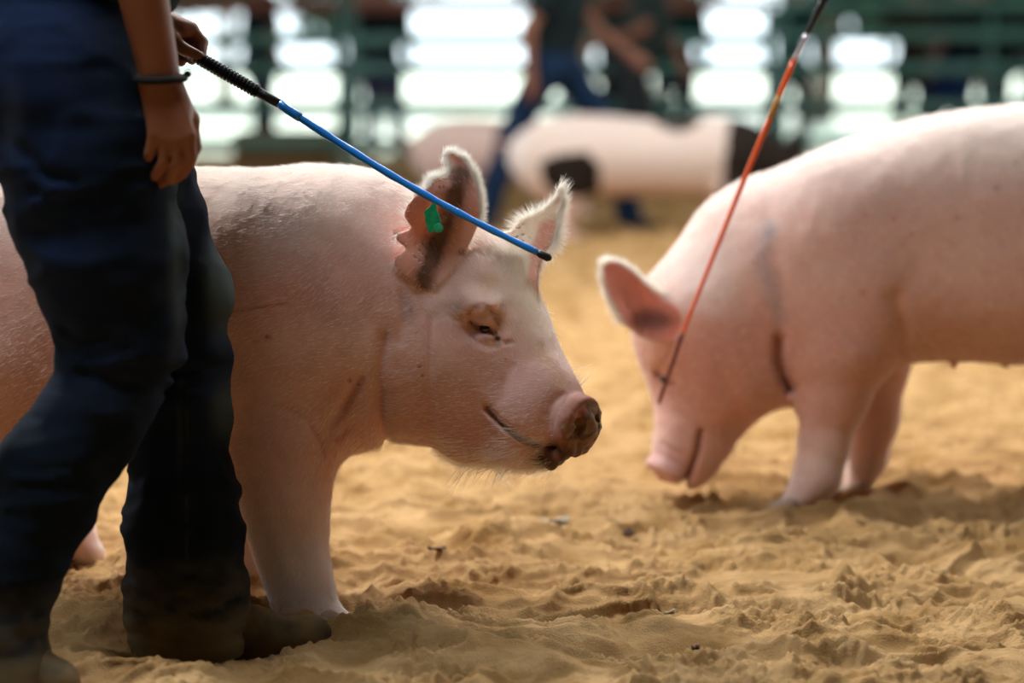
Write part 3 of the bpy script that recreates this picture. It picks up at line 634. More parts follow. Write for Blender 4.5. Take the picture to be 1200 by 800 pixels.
# ------------------------------------------------------------------ people
def hand(s, W, K, T, spread_dir, thumb, r=.0085, k=.006, dd=None):
    """palm from wrist W to knuckle row centre K, fingers towards T, laid out along spread_dir"""
    W, K, T, S = (np.array(v, float) for v in (W, K, T, spread_dir)); S = S / np.linalg.norm(S); d = (T - K); L = np.linalg.norm(d)
    for i, (o, l) in enumerate(((-.030, .90), (-.010, 1.0), (.010, .95), (.029, .78))):
        kn = K + S * o; s.cone(W + S * o * .45, kn, .017, .0125, .012)
        c = np.array(dd if dd is not None else (0, .0, 0), float); m = kn + d * .5 * l + c * .35; e = kn + d * .82 * l + c * .8; t = kn + d * l + c * 1.25
        s.cone(kn, m, r * 1.12, r, k); s.cone(m, e, r, r * .93, k * .6); s.cone(e, t, r * .93, r * .8, k * .6)
    t0 = W + (K - W) * .25 - S * .022; t1 = t0 + np.array(thumb) * .5 - S * .006; t2 = t0 + np.array(thumb)
    s.cone(t0, t1, .015, .0105, .012); s.cone(t1, t2, .0105, .0085, .006)
def figure(label, J, shirt, jeans, skin=(.42, .19, .11), hair=(.04, .025, .015), shoe=(.05, .035, .03), face=(1, 0, 0), h=.011, group=None, hands=True, extra=None, long_sleeve=False, hat=None, rh=None):
    g = {k: np.array(v, float) for k, v in J.items()}; fc = np.array(face, float); fc /= np.linalg.norm(fc); sd = np.cross((0, 0, 1), fc)
    rh = rh or {}
    root = thing('person', label, 'person', ((g['ankle_l'] + g['ankle_r'])[0] / 2, (g['ankle_l'] + g['ankle_r'])[1] / 2, 0), group)
    b_ = Shape()
    hd = g['head']; b_.ell(hd, (.082, .078, .115), .02); b_.ell(hd + fc * .018 + (0, 0, -.045), (.062, .058, .07), .03)
    b_.cone(hd + fc * .078 + (0, 0, .012), hd + fc * .105 + (0, 0, -.018), .008, .013, .012)                       # nose
    for q in (-1, 1):
        b_.ell(hd + sd * q * .080 + (0, 0, -.01), (.014, .012, .03), .008); b_.ball(hd + fc * .082 + sd * q * .032 + (0, 0, .012), .013, .012, op='s'); b_.ball(hd + fc * .070 + sd * q * .030 + (0, 0, .012), .0115, .004)
    b_.ell(hd + fc * .082 + (0, 0, -.058), (.012, .012, .004), .006, op='s')
    b_.cone(g['neck'], hd + (0, 0, -.07) - fc * .015, .058, .052, .03); b_.cone(g['chest'], g['neck'], .11, .06, .06)
    b_.ell(g['chest'], (.12, .12, .18), .06); b_.cone(g['chest'], g['pelvis'], .11, .11, .06)
    for q in 'lr':
        b_.cone(g['chest'] + (0, 0, .1), g['shoulder_' + q], .08, .055, .05); b_.cone(g['shoulder_' + q], g['elbow_' + q], .05, .038, .03); b_.cone(g['elbow_' + q], g['wrist_' + q], rh.get('fore', .040), rh.get('wrist', .027), .02)
        b_.cone(g['hip_' + q], g['knee_' + q], .075, .048, .05); b_.cone(g['knee_' + q], g['ankle_' + q], .05, .035, .03); b_.cone(g['ankle_' + q] + (0, 0, -.02), g['toe_' + q] + (0, 0, .0), .032, .025, .02)
        if hands:
            w = g['wrist_' + q]; tdir = g.get('hand_' + q); tdir = (w - g['elbow_' + q]) / np.linalg.norm(w - g['elbow_' + q]) if tdir is None else tdir / np.linalg.norm(tdir)
            S = np.cross(tdir, sd * (1 if q == 'l' else -1)); S = S if np.linalg.norm(S) > .3 else fc
            hand(b_, w, w + tdir * .085, w + tdir * .165, -S, tdir * .07 + fc * .02, dd=sd * (.02 if q == 'r' else -.02))
    t = Shape(); ro = rh.get('trouser', {})
    t.cone(g['pelvis'] + (0, 0, -.03), g['pelvis'] + (0, 0, .08), .15, .13, .05, sy=1.1); t.ell((g['hip_l'] + g['hip_r']) / 2 - fc * .03, (.145, .16, .13), .05)
    for q in 'lr':
        p_ = ro.get(q) or [(g['hip_' + q], .108), (g['knee_' + q], .072), (g['knee_' + q] * .5 + g['ankle_' + q] * .5, .072), (g['ankle_' + q] + (0, 0, .0), .078)]
        for (x0, r0), (x1, r1) in zip(p_[:-1], p_[1:]): t.cone(x0, x1, r0, r1, .03)
        e = p_[-1][0]; t.ell(np.array(e) + (0, 0, -.075), (.12, .12, .04), .01, op='s')
    t.disp(lambda p: .006 * vnoise(p * (9, 9, 22)) * 1 + .003 * np.abs(vnoise(p * (20, 20, 45))), g['knee_l'], 1.5)
    u = Shape(); u.ell(g['chest'] + (0, 0, -.02), (.155, .165, .22), .06); u.cone(g['chest'] + (0, 0, -.1), g['pelvis'] + (0, 0, .045 + rh.get('hem', 0)), .15, .155, .06, sy=1.1)
    u.cone(g['chest'] + (0, 0, .12), g['neck'] + (0, 0, -.015), .12, .07, .05)
    for q in 'lr':
        e = g['elbow_' + q] if long_sleeve else g['shoulder_' + q] * .4 + g['elbow_' + q] * .6
        u.cone(g['chest'] + (0, 0, .1), g['shoulder_' + q], .10, .075, .05); u.cone(g['shoulder_' + q], e, .073, .06, .03)
        if long_sleeve: u.cone(e, g['wrist_' + q] * .92 + e * .08, .056, .042, .02)
    u.disp(lambda p: .006 * vnoise(p * (8, 8, 14)), g['chest'], 1.0)
    hs = Shape(); hs.ell(hd - fc * .012 + (0, 0, .022), (.098, .094, .112), .01); hs.ell(hd + fc * .09 + (0, 0, -.05), (.09, .12, .10), .03, op='s')
    if extra: extra(b_, t, u)
    def mk(nm, sh, m, col=None, fl=None, hh=h, sub=0):
        v, f = surface(sh, hh, sub, floor=fl); c = col(v) if col else None; o = mesh_obj(nm, v, f, m, root, c); return o
    skin = tuple(x * (.62 if hands else .85) for x in skin); M_s = mat('skin', skin, .5, sss=.1, noise=(14, tuple(.8 * x for x in skin), .4)); mk('body', b_, M_s, hh=min(h, rh.get('hb', h)))
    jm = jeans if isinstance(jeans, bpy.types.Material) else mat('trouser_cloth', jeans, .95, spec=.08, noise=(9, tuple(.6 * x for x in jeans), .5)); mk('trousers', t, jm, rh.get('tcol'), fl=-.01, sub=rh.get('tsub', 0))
    mk('shirt', u, mat('shirt_cloth', shirt, .95, spec=.08, noise=(7, tuple(.6 * x for x in shirt), .5)))
    mk('hair', hs, mat('dark_hair', hair, .6, bump=(120, .6, .004)))
    ms = mat('shoe_leather', shoe, .7, noise=(20, (.24, .15, .06), .8), bump=(60, .4, .003))
    for q in 'lr':
        s_ = Shape(); an, to = g['ankle_' + q], g['toe_' + q]; fd = (to - an) * (1, 1, 0); fd /= np.linalg.norm(fd)
        s_.cone(an - fd * .03 + (0, 0, -.035), to + (0, 0, .008), .045, .036, .03); s_.cone(an + (0, 0, .10), an + (0, 0, -.02), .052, .046, .03); s_.cone(an + (0, 0, -.01), (an + to) / 2 + (0, 0, .01), .05, .038, .03)
        sole = min(an[2], to[2]) - .034; s_.ell(to * .5 + an * .5 + (0, 0, -.6), (.7, .7, .6 + (sole - (to * .5 + an * .5)[2])), .004, op='s') if False else None
        mk('shoe', s_, ms, hh=min(h, .008), fl=-.02)
    if hat:
        hb = Shape(); hb.ell(hd + (0, 0, .06), (.105, .10, .085), .01); hb.ell(hd + fc * .13 + (0, 0, .05), (.09, .075, .010), .015); mk('cap', hb, mat('cap_cloth', hat, .8))
    return root, g

# foreground handler
def p3(x, y, Y): return P(x, y, Y)
J = dict(pelvis=p3(88, 45, 3.70), chest=p3(105, -150, 3.70), neck=p3(120, -275, 3.70), head=p3(140, -350, 3.70),
         shoulder_r=p3(125, -245, 3.53), elbow_r=p3(148, -100, 3.50), wrist_r=p3(188, 92, 3.52), shoulder_l=p3(135, -245, 3.88), elbow_l=p3(105, -70, 3.98), wrist_l=p3(183, 26, 3.97),
         hip_r=p3(82, 95, 3.62), knee_r=p3(142, 410, 3.57), ankle_r=p3(-12, 765, 3.49), toe_r=p3(66, 806, 3.47),
         hip_l=p3(112, 90, 3.80), knee_l=p3(222, 405, 3.80), ankle_l=p3(222, 735, 3.74), toe_l=p3(368, 752, 3.80))
def q3(r, Y=3.75): return r * Y / F
TR = {'r': [(p3(72, 95, 3.60), q3(98)), (p3(104, 200, 3.59), q3(96)), (p3(128, 310, 3.58), q3(86)), (p3(143, 405, 3.57), q3(68)), (p3(112, 480, 3.55), q3(58)), (p3(60, 560, 3.53), q3(60)), (p3(10, 660, 3.51), q3(58)), (p3(-10, 745, 3.49), q3(56)), (p3(-6, 805, 3.48), q3(64))],
      'l': [(p3(105, 90, 3.80), q3(92)), (p3(155, 230, 3.80), q3(76)), (p3(208, 345, 3.80), q3(61)), (p3(218, 410, 3.79), q3(50)), (p3(210, 480, 3.77), q3(56)), (p3(215, 600, 3.75), q3(64)), (p3(216, 690, 3.74), q3(69)), (p3(220, 742, 3.74), q3(73))]}
def fg_extra(b_, t, u):
    b_.ops = b_.ops                                       # hands added below
    # near hand, hanging, fingers curled
    pw = [((222,158),(224,184),(214,203),(203,212)), ((208,163),(208,191),(197,210),(186,216)), ((194,163),(192,190),(181,206),(172,209)), ((181,157),(176,178),(168,192),(163,197))]
    for i, (k0, k1, k2, k3) in enumerate(pw):
        Yk = 3.500 + .002 * i; b_.cone(p3(188 + (k0[0] - 204) * .35, 100, 3.52), p3(*k0, Yk), .019, .0105, .014)
        b_.cone(p3(*k0, Yk), p3(*k1, Yk + .002), .0102, .0086, .0025); b_.cone(p3(*k1, Yk + .002), p3(*k2, Yk + .012), .0088, .0082, .0015); b_.cone(p3(*k2, Yk + .012), p3(*k3, Yk + .024), .0082, .0068, .0015)
    b_.cone(p3(202, 112, 3.53), p3(222, 140, 3.548), .019, .014, .02); b_.cone(p3(222, 140, 3.548), p3(228, 172, 3.556), .014, .010, .008); b_.cone(p3(228, 172, 3.556), p3(222, 192, 3.552), .010, .0085, .003)
    b_.ell(p3(202, 130, 3.518), (.026, .014, .032), .015)
    # far hand closed round the whip
    b_.ell(p3(206, 36, 3.965), (.027, .020, .020), .02)
    for (k0, k1, k2), Y_ in zip([((224,34),(237,50),(236,64)), ((216,36),(229,55),(225,70)), ((208,40),(218,60),(212,72)), ((200,44),(207,60),(203,70))], (3.972, 3.978, 3.982, 3.984)):
        b_.cone(p3(200, 32, 3.975), p3(*k0, Y_), .016, .0115, .012); b_.cone(p3(*k0, Y_), p3(*k1, Y_), .0105, .0095, .004); b_.cone(p3(*k1, Y_), p3(*k2, 3.955), .0095, .0085, .003)
    b_.cone(p3(196, 40, 3.945), p3(214, 57, 3.932), .0125, .0105, .01); b_.cone(p3(214, 57, 3.932), p3(234, 66, 3.934), .0105, .0085, .003)
    b_.ell(p3(233, 66, 3.9265), (.0062, .002, .0052), .0015)
    t.groove([(40, 225), (60, 235), (100, 232)], 3.6, .008, .006); t.groove([(25, 175), (55, 205), (90, 215)], 3.6, .01, .008)
    t.groove([(75, 385), (100, 400), (125, 396)], 3.6, .009, .010); t.groove([(70, 405), (105, 418), (150, 408)], 3.6, .008, .008); t.groove([(95, 440), (150, 450), (200, 440)], 3.6, .012, .007)
    t.groove([(205, 230), (212, 330), (214, 400), (190, 460)], 3.66, .006, .004)
    for y, dx in ((425, 0), (445, -5), (690, 0), (712, 5), (735, 10), (752, 4), (668, -8)): t.groove([(150, y + 6), (190 + dx, y + 14), (240, y + 5), (285, y - 10)], 3.74, .008, .007)
    t.disp(lambda p: -.008 * np.clip(1 - np.abs(vnoise(p * (9, 7, 26) + .8 * vnoise(p[:, [2, 0, 1]] * 6)[:, None])) * 3, 0, 1) * (.3 + .7 * np.clip(vnoise(p * 5) + .3, 0, 1)), p3(130, 400, 3.7), .7)
    t.disp(lambda p: -.003 * np.exp(-((PIX(p)[0] - 215 - .0 * p[:, 2]) / 3.0) ** 2) * ((PIX(p)[1] > 440) & (p[:, 1] < 3.72) & (PIX(p)[0] > 180)), p3(215, 600, 3.74), .35)
def jeans_color(V):
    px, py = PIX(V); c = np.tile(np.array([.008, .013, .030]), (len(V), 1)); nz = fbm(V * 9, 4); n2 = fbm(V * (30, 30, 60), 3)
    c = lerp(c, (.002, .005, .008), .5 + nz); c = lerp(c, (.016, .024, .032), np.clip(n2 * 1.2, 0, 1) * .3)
    c = lerp(c, (.05, .075, .12), .7 * spot(px, py, 15, 140, 12, 45)); c = lerp(c, (.07, .095, .095), .8 * spot(px, py, 262, 330, 22, 60) + .5 * spot(px, py, 262, 480, 16, 30)); c = lerp(c, (.035, .05, .052), .7 * spot(px, py, 207, 310, 10, 95)); c = lerp(c, (.007, .018, .060), .5 * np.clip((150 - px) / 90, 0, 1) * np.clip((470 - py) / 100, 0, 1))  # blue highlight painted along the left edge; worn grey at the knee
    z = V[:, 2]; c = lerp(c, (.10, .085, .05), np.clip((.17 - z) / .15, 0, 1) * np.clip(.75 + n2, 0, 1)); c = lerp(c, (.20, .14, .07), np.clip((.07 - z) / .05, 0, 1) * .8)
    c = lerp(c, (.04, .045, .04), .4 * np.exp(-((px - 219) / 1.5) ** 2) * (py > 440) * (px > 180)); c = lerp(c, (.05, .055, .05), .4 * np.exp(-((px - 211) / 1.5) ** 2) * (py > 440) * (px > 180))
    return c
M_jeans = mat('denim', attr=True, rough=.9, bump=(900, .35, .001), spec=.1)
for k in ('wrist_l',): pass
JF = dict(J)
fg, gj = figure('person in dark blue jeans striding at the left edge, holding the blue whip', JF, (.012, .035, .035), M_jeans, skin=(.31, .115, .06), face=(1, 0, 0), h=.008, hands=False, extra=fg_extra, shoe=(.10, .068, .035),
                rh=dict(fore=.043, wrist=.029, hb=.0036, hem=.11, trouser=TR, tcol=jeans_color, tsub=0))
# bracelet
w = gj['wrist_r']; ax = (w - gj['elbow_r']) / np.linalg.norm(w - gj['elbow_r']); e1 = np.cross(ax, (0, 1, 0)); e1 /= np.linalg.norm(e1); e2 = np.cross(ax, e1)
ring = [w + e1 * .036 * math.cos(t) + e2 * .034 * math.sin(t) for t in np.linspace(0, 2 * math.pi, 33)]
v1 = tube([q_ + (0, 0, -.16 * (q_[0] - w[0])) for q_ in ring], .0056, 8, False); kn = w - e1 * .040; kn2 = w + e1 * .040; kk = kn if kn[0] > kn2[0] else kn2
v2 = uvball(kk, (.006, .006, .005), 10, 6); v, f = join(v1, v2)
br = mesh_obj('bracelet', v, f, mat('black_cord', (.008, .008, .008), .8), None); tag(br, 'black cord bracelet on the hanging wrist', 'bracelet')
# whips
M_black = mat('black_rubber', (.006, .006, .007), .5, spec=.4); M_blue = mat('blue_shaft', (.008, .22, .75), .3, spec=.6); M_orange = mat('orange_shaft', (.78, .10, .01), .3, spec=.5); M_silver = mat('silver_wrap', (.55, .52, .60), .3, metal=.6); M_yel = mat('yellow_wrap', (.45, .22, .05), .4)
def lin(p, q, t): return np.array(p) * (1 - t) + np.array(q) * t
A_, B_ = p3(184, 40, 3.955), p3(645, 303, 3.80); LL = 645 - 184
def at(px): return lin(A_, B_, (px - 184) / LL) + (0, 0, -.012 * math.sin(math.pi * max(0, (px - 330) / 315)))
wt = thing('livestock_whip', 'blue livestock whip with ribbed black handle held over the near pig', 'whip', tuple(at(240)))
N_ = 150; v, f = tube([at(184 + 120 * t / N_) for t in range(N_ + 1)], [.0098 + .0014 * (1 if (t % 5) < 3 else -1) for t in range(N_ + 1)], 16); mesh_obj('grip', v, f, M_black, wt, smooth=False)
v, f = tube([at(x) for x in (302, 315, 331)], [.0085, .0078, .0072], 14); mesh_obj('collar', v, f, M_black, wt)
v, f = tube([at(x) for x in np.linspace(330, 355, 5)], .0074, 14); mesh_obj('sleeve', v, f, M_blue, wt)
v, f = tube([at(x) for x in np.linspace(330, 634, 24)], np.linspace(.0066, .0052, 24) + .0006 * np.sin(np.arange(24) * 2.1), 14); mesh_obj('shaft', v, f, M_blue, wt)
v, f = tube([at(x) for x in (631, 634, 643, 646)], [.0050, .0066, .0064, .003], 14); mesh_obj('tip', v, f, M_black, wt)
wo = thing('livestock_whip', 'thin orange livestock whip slanting across the neck of the right-hand pig', 'whip', tuple(p3(931, 70, 4.76)))
CP = [(985, -60, 4.72), (965, 0, 4.74), (931, 70, 4.76), (868, 220, 4.81), (830, 315, 4.85), (800, 390, 4.88), (772, 472, 4.905)]
def seg(i, j, n=8): return np.concatenate([[lin(p3(*CP[k]), p3(*CP[k + 1]), t) for t in np.linspace(0, 1, n)[(0 if k == i else 1):]] for k in range(i, j)])
v, f = tube(seg(0, 1), .0105, 14); mesh_obj('grip', v, f, M_black, wo)
q = seg(1, 2, 10); v, f = tube(q[:6], np.linspace(.0085, .0055, 6), 14); mesh_obj('collar', v, f, M_black, wo); v, f = tube(q[5:], .0052, 14); mesh_obj('silver_band', v, f, M_silver, wo)
q = seg(2, 6, 12); v, f = tube(q, np.linspace(.0062, .0028, len(q)), 12); mesh_obj('shaft', v, f, M_orange, wo); v, f = tube(seg(5, 6, 8), np.linspace(.0046, .0036, 8), 12); mesh_obj('tip', v, f, mat('worn_brown_tip', (.16, .03, .02), .5), wo); v, f = tube(q[3:6], .0064, 12); mesh_obj('yellow_band', v, f, M_yel, wo)

# ------------------------------------------------------------------ ring fence of pipe panels
M_pipe = mat('teal_pipe', (.06, .20, .175), .35, noise=(6, (.02, .07, .06), .6), spec=.6); M_rust = mat('rusty_pipe', (.22, .07, .045), .55, noise=(6, (.12, .04, .03), .8))
FY = 18.0; PX = [-7.56, -4.39, -1.22, 1.95, 5.12, 8.29]
which = ['far left beyond the striding person', 'left of centre with a rusty top rail', 'in the middle behind the spotted pig', 'right of centre above the pale pig', 'at the far right edge']
ZR = [1.34, 1.09, .88, .60, .33]
for i in range(5):
    x0, x1 = PX[i] + .05, PX[i + 1] - .05; fp = thing('fence_panel', 'teal pipe fence panel ' + which[i], 'fence', ((x0 + x1) / 2, FY, 0), 'pipe panels around the show ring')
    for j, z in enumerate(ZR):
        o = mesh_obj('rail', *tube([(x0, FY, z + .03 * (i > 2) * (j == 1)), (x1, FY, z + .05 * (i > 2) * (j == 1))], .048, 14), M_rust if (j == 0 and i in (1, 2)) else M_pipe, fp)
        if j == 0 and i in (1, 2): o['label'] = 'rusty red top rail'
    for x in (x0, (x0 + x1) / 2, x1): mesh_obj('post', *tube([(x, FY, 0), (x, FY, 1.38)], .032 if x != (x0 + x1) / 2 else .02, 12), M_pipe, fp)

# ------------------------------------------------------------------ background people
def stand(x, Y, scale=1.0, yaw=0, arms=None, lean=0, stride=.12):
    c, s = math.cos(yaw), math.sin(yaw)
    def T(u, v, z): return np.array([x + (c * u - s * v) * scale, Y + (s * u + c * v) * scale, z * scale])
    J = dict(pelvis=T(0, 0, .95), chest=T(lean, 0, 1.25), neck=T(lean * 1.4, 0, 1.47), head=T(lean * 1.5 + .01, 0, 1.62), hip_l=T(0, .09, .9), hip_r=T(0, -.09, .9),
             knee_l=T(stride * .7, .1, .49), knee_r=T(-stride * .3, -.1, .49), ankle_l=T(stride, .11, .085), ankle_r=T(-stride, -.11, .085), toe_l=T(stride + .16, .12, .04), toe_r=T(-stride + .16, -.12, .04),
             shoulder_l=T(lean * 1.3, .19, 1.4), shoulder_r=T(lean * 1.3, -.19, 1.4), elbow_l=T(lean * 1.3 - .02, .25, 1.13), elbow_r=T(lean * 1.3 - .02, -.25, 1.13), wrist_l=T(lean * 1.3 + .08, .24, .9), wrist_r=T(lean * 1.3 + .08, -.24, .9))
    for k_, v_ in (arms or {}).items(): J[k_] = T(*v_)
    return J, (c, s, 0)
def bx(px, Y): return (px - 600) * Y / F
# the handler of the spotted pig, in stride behind it
YH = 13.5; J, _ = stand(bx(652, YH), YH, 1.0, 0, dict(elbow_l=(.22, .2, 1.12), wrist_l=(.40, .15, .98), elbow_r=(-.16, -.27, 1.10), wrist_r=(-.15, -.27, .87)))
for k_, v_ in dict(pelvis=(648, 62), hip_l=(662, 80), hip_r=(640, 80), knee_r=(598, 160), ankle_r=(566, 262), toe_r=(596, 272), knee_l=(720, 165), ankle_l=(738, 258), toe_l=(772, 268)).items():
    J[k_] = P(*v_, YH + (.09 if k_.endswith('_l') else -.09 if k_.endswith('_r') else 0))
figure('blurred person in dark shirt and navy jeans striding behind the spotted pig', J, (.012, .02, .022), (.012, .028, .065), skin=(.36, .15, .09), h=.014, shoe=(.012, .012, .016))
YD = 17.0; J, fcd = stand(bx(742, YD), YD, 1.0, 0, dict(elbow_l=(.2, .15, 1.22), wrist_l=(.34, .1, .93), elbow_r=(.05, -.25, 1.15), wrist_r=(-.25, -.3, 1.06)), lean=.1)
figure('blurred person leaning with a bare arm reaching down, right of the striding handler', J, (.03, .045, .045), (.03, .035, .04), skin=(.40, .17, .11), h=.016)
GR = 'onlookers behind the pipe fence'
for px, Y, yaw, sh, jn, lb, kw in [
    (308, 19.6, .5, (.004, .014, .016), (.05, .065, .09), 'person in black top and grey trousers behind the fence left of the brown post', {}),
    (452, 23.5, -1.2, (.008, .010, .012), (.02, .03, .10), 'person in black top standing behind the fence right of the brown post', dict(long_sleeve=True)),
    (425, 24.2, -1.6, (.03, .018, .012), (.015, .02, .03), 'person in brown top just behind the fence post', dict(long_sleeve=True)),
    (722, 19.6, 3.0, (.006, .03, .03), (.03, .04, .05), 'person in dark green top behind the leaning onlooker', dict(long_sleeve=True)),
    (790, 21.0, -1.6, (.006, .035, .033), (.012, .03, .05), 'person in teal shirt behind the fence left of the silver whip band', dict(long_sleeve=True)),
    (925, 24.0, -1.5, (.006, .03, .028), (.03, .04, .04), 'person in dark teal shirt behind the orange whip', dict(long_sleeve=True)),
    (1112, 19.8, 2.6, (.006, .008, .010), (.015, .035, .12), 'person in black shirt and bright blue jeans above the pale pig', {}),
    (1165, 19.3, 2.9, (.004, .008, .008), (.006, .010, .012), 'person all in black at the right edge behind the fence', dict(long_sleeve=True)),
    (1068, 21.5, -1.7, (.03, .02, .015), (.008, .012, .014), 'person in brown shirt behind the fence above the right-hand pig', {}),
    (1140, 22.3, -1.4, (.005, .010, .012), (.008, .012, .02), 'person in black jacket between the blue-jeans onlooker and the one all in black', dict(long_sleeve=True)),
    (1225, 20.3, -1.4, (.006, .012, .014), (.01, .014, .02), 'person in dark jacket partly cut by the right edge', dict(long_sleeve=True))]:
    J, fcx = stand(bx(px, Y), Y, 1.0, yaw); figure(lb, J, sh, jn, skin=(.34, .15, .10), face=fcx, h=.018, hands=True, group=GR, **kw)

# ------------------------------------------------------------------ the two blurred pigs further back
M_far = mat('far_pig_skin', attr=True, rough=.8, spec=.1)
def far_pig(x0, Y, L, hgt, face, colour, name_label, headless=False, headdrop=.0):
    """pig with its rump at x0, built level; face = +1 looks right"""
    s = Shape(); f_ = face; W = lambda u, v, z: np.array([x0 + f_ * u * L, Y + v, z * hgt])
    s.ell(W(.24, 0, .66), (.30 * L, .20, .33 * hgt), .08); s.ell(W(.50, 0, .64), (.34 * L, .195, .31 * hgt), .08); s.ell(W(.74, 0, .65), (.26 * L, .19, .33 * hgt), .08)
    s.ell(W(.14, -.07, .58), (.15 * L, .12, .30 * hgt), .08); s.ell(W(.14, .07, .58), (.15 * L, .12, .30 * hgt), .08)
    hz = .58 - headdrop; s.cone(W(.86, 0, .66), W(1.06, 0, hz), .16, .125, .06, .85); s.cone(W(1.06, 0, hz), W(1.26, 0, hz - .18), .12, .05, .05, .85); s.cone(W(1.24, 0, hz - .17), W(1.33, 0, hz - .21), .045, .048, .02)
    for q in (-1, 1):
        s.ell(W(1.07, q * .11, hz + .20), (.035, .05, .085), .02)
        for u, k_ in ((.80, 0), (.16, .03)):
            s.cone(W(u + k_, q * .11, .40), W(u + k_ * .2, q * .11, .22), .085, .046, .05); s.cone(W(u + k_ * .2, q * .11, .22), W(u - k_ * .5, q * .11, .04), .044, .034, .03); s.cone(W(u, q * .11, .035), W(u + .035, q * .11, .01), .034, .03, .02)
    v, fq = surface(s, .013, 0, floor=-.01); root = thing('pig', name_label, 'pig', (x0 + f_ * L / 2, Y, 0))
    px, py = PIX(v); n_ = vnorm(v, fq); mesh_obj('body', v, fq, M_far, root, colour(px, py, v))
    for q in (-1, 1):
        for u in (.80, .16):
            for g_ in (-1, 1):
                sh = Shape(); c = W(u + .05, q * .11 + g_ * .016, .015); sh.cone(c, c + (f_ * .035, 0, -.004), .018, .012, .01); vv, ff = surface(sh, .006, pad=.01); mesh_obj('hoof', vv, ff, M_hoof, root)
    b0 = W(-.05, 0, .72); vv, ff = tube([b0 + np.array([-f_ * .08 * t + .02 * math.sin(t * 12), .02 * math.cos(t * 12), .02]) for t in np.linspace(0, 1, 30)], np.linspace(.012, .004, 30), 8); mesh_obj('tail', vv, ff, bpy.data.materials['tail_skin'], root)
    return root
def col_c(px, py, v):
    c = np.tile(np.array([.70, .57, .51]), (len(v), 1)); dk = (.022, .015, .012); c = lerp(c, (.80, .42, .34), np.clip((py - 200) / 50, 0, 1) * .5); c = lerp(c, (.85, .78, .78), np.clip((625 - px) / 40, 0, 1))
    m = np.maximum.reduce([(polysd(px, py, np.array([(632,190),(655,180),(690,178),(703,195),(704,225),(680,232),(650,228),(636,212)], float)) < 0), (np.hypot((px - 794) / 32, (py - 128) / 26) < 1), (px + .12 * (py - 180) > 850) & (px < 965)])
    return lerp(c, dk, m * 1.0)
YC = 12.9; far_pig(bx(612, YC), YC, 1.36, .655, 1, col_c, 'blurred pink pig with dark brown patches and a black shoulder', headdrop=.06)
YE = 14.6; far_pig(bx(493, YE), YE, 1.2, .60, 1, lambda px, py, v: np.tile(np.array([.68, .50, .45]), (len(v), 1)), 'blurred plain pink pig behind the notched ear, left of the spotted one', headdrop=.1)

# ------------------------------------------------------------------ beyond the ring
def struct(o): o['kind'] = 'structure'; return o
M_out = mat('pale_gravel', (.62, .64, .58), .95, noise=(.35, (.40, .50, .34), .8))
g0 = [(-150, 21.6, -.03), (150, 21.6, -.03), (150, 320, -.03), (-150, 320, -.03)]
ground_ = struct(mesh_obj('ground', *join((np.array(g0), [(0, 1, 2, 3)]), (np.array([(-150, -120, -.03), (-12.5, -120, -.03), (-12.5, 21.6, -.03), (-150, 21.6, -.03)]), [(0, 1, 2, 3)]), (np.array([(12.5, -120, -.03), (150, -120, -.03), (150, 21.6, -.03), (12.5, 21.6, -.03)]), [(0, 1, 2, 3)]), (np.array([(-12.5, -120, -.03), (12.5, -120, -.03), (12.5, -7.9, -.03), (-12.5, -7.9, -.03)]), [(0, 1, 2, 3)])), M_out))
# unseen roof added to keep ring and fence in shade, on steel columns
M_shade_roof = mat('shade_roof_sheet', (.3, .3, .3), .6); v, f = box((0, 10.2, 4.5), (26, 38.4, .12)); struct(mesh_obj('shade_roof', v, f, M_shade_roof, smooth=False))
M_blocker_wall = mat('blocker_wall_sheet', (.10, .10, .10), .7, noise=(1.5, (.07, .07, .07), .6))
for nm, c_, s_ in (('blocker_wall_back', (0, -8.35, 2.2), (25.4, .1, 4.5)), ('blocker_wall_left', (-12.78, 0, 2.2), (.1, 16.4, 4.5)), ('blocker_wall_right', (12.78, 0, 2.2), (.1, 16.4, 4.5))):  # unseen walls added to block light from the camera side
    struct(mesh_obj(nm, *box(c_, s_), M_blocker_wall, smooth=False))
n_ = 1
for x in (-12.6, 12.6):
    for y in (-8.2, 8.5, 28.5): o = mesh_obj('trim_%d' % n_, *box((x, y, 2.22), (.2, .2, 4.44)), M_pipe, smooth=False); struct(o); n_ += 1
# added fill lights, hung out of view to brighten pigs and sand
M_fill_light = mat('fill_light_housing', (.3, .3, .3), .4, metal=.8)
def fill_light(x, y, power, lb, r=.45, col=(1, .95, .88)):
    root = thing('added_fill_light', lb, 'fill_light', (x, y, 4.44), 'added fill lights under the roof')
    v, f = tube([(x, y, 4.44), (x, y, 4.2), (x, y, 4.19), (x, y, 4.0)], [.06, .08, .2, r + .04], 24, False); mesh_obj('fill_light_shade', v, f, M_fill_light, root)
    L = bpy.data.lights.new('fill_bulb', 'AREA'); L.shape = 'DISK'; L.size = 2 * r; L.energy = power; L.color = col; o = bpy.data.objects.new('fill_bulb', L); C.objects.link(o); o.parent = root; o.location = (0, 0, -.42)
FILL_LIGHTS = [(-2.2, 6.2, 340, 'added rim light above and behind the near pig'), (.8, 7.6, 190, 'added fill light above the middle of the ring'), (3.2, 6.6, 110, 'added fill light above the right-hand pig'),
         (-1.5, 11.5, 80, 'added fill light above the plain far pig'), (2.2, 12, 80, 'added fill light above the spotted pig'), (-1.2, 2.9, 112, 'added cool fill light over the front of the ring')]
for l in FILL_LIGHTS: fill_light(*l[:4], r=.6 if l[1] < 3 else .3, col=(.80, .92, 1) if l[1] < 3 else (.98, 1, 1))
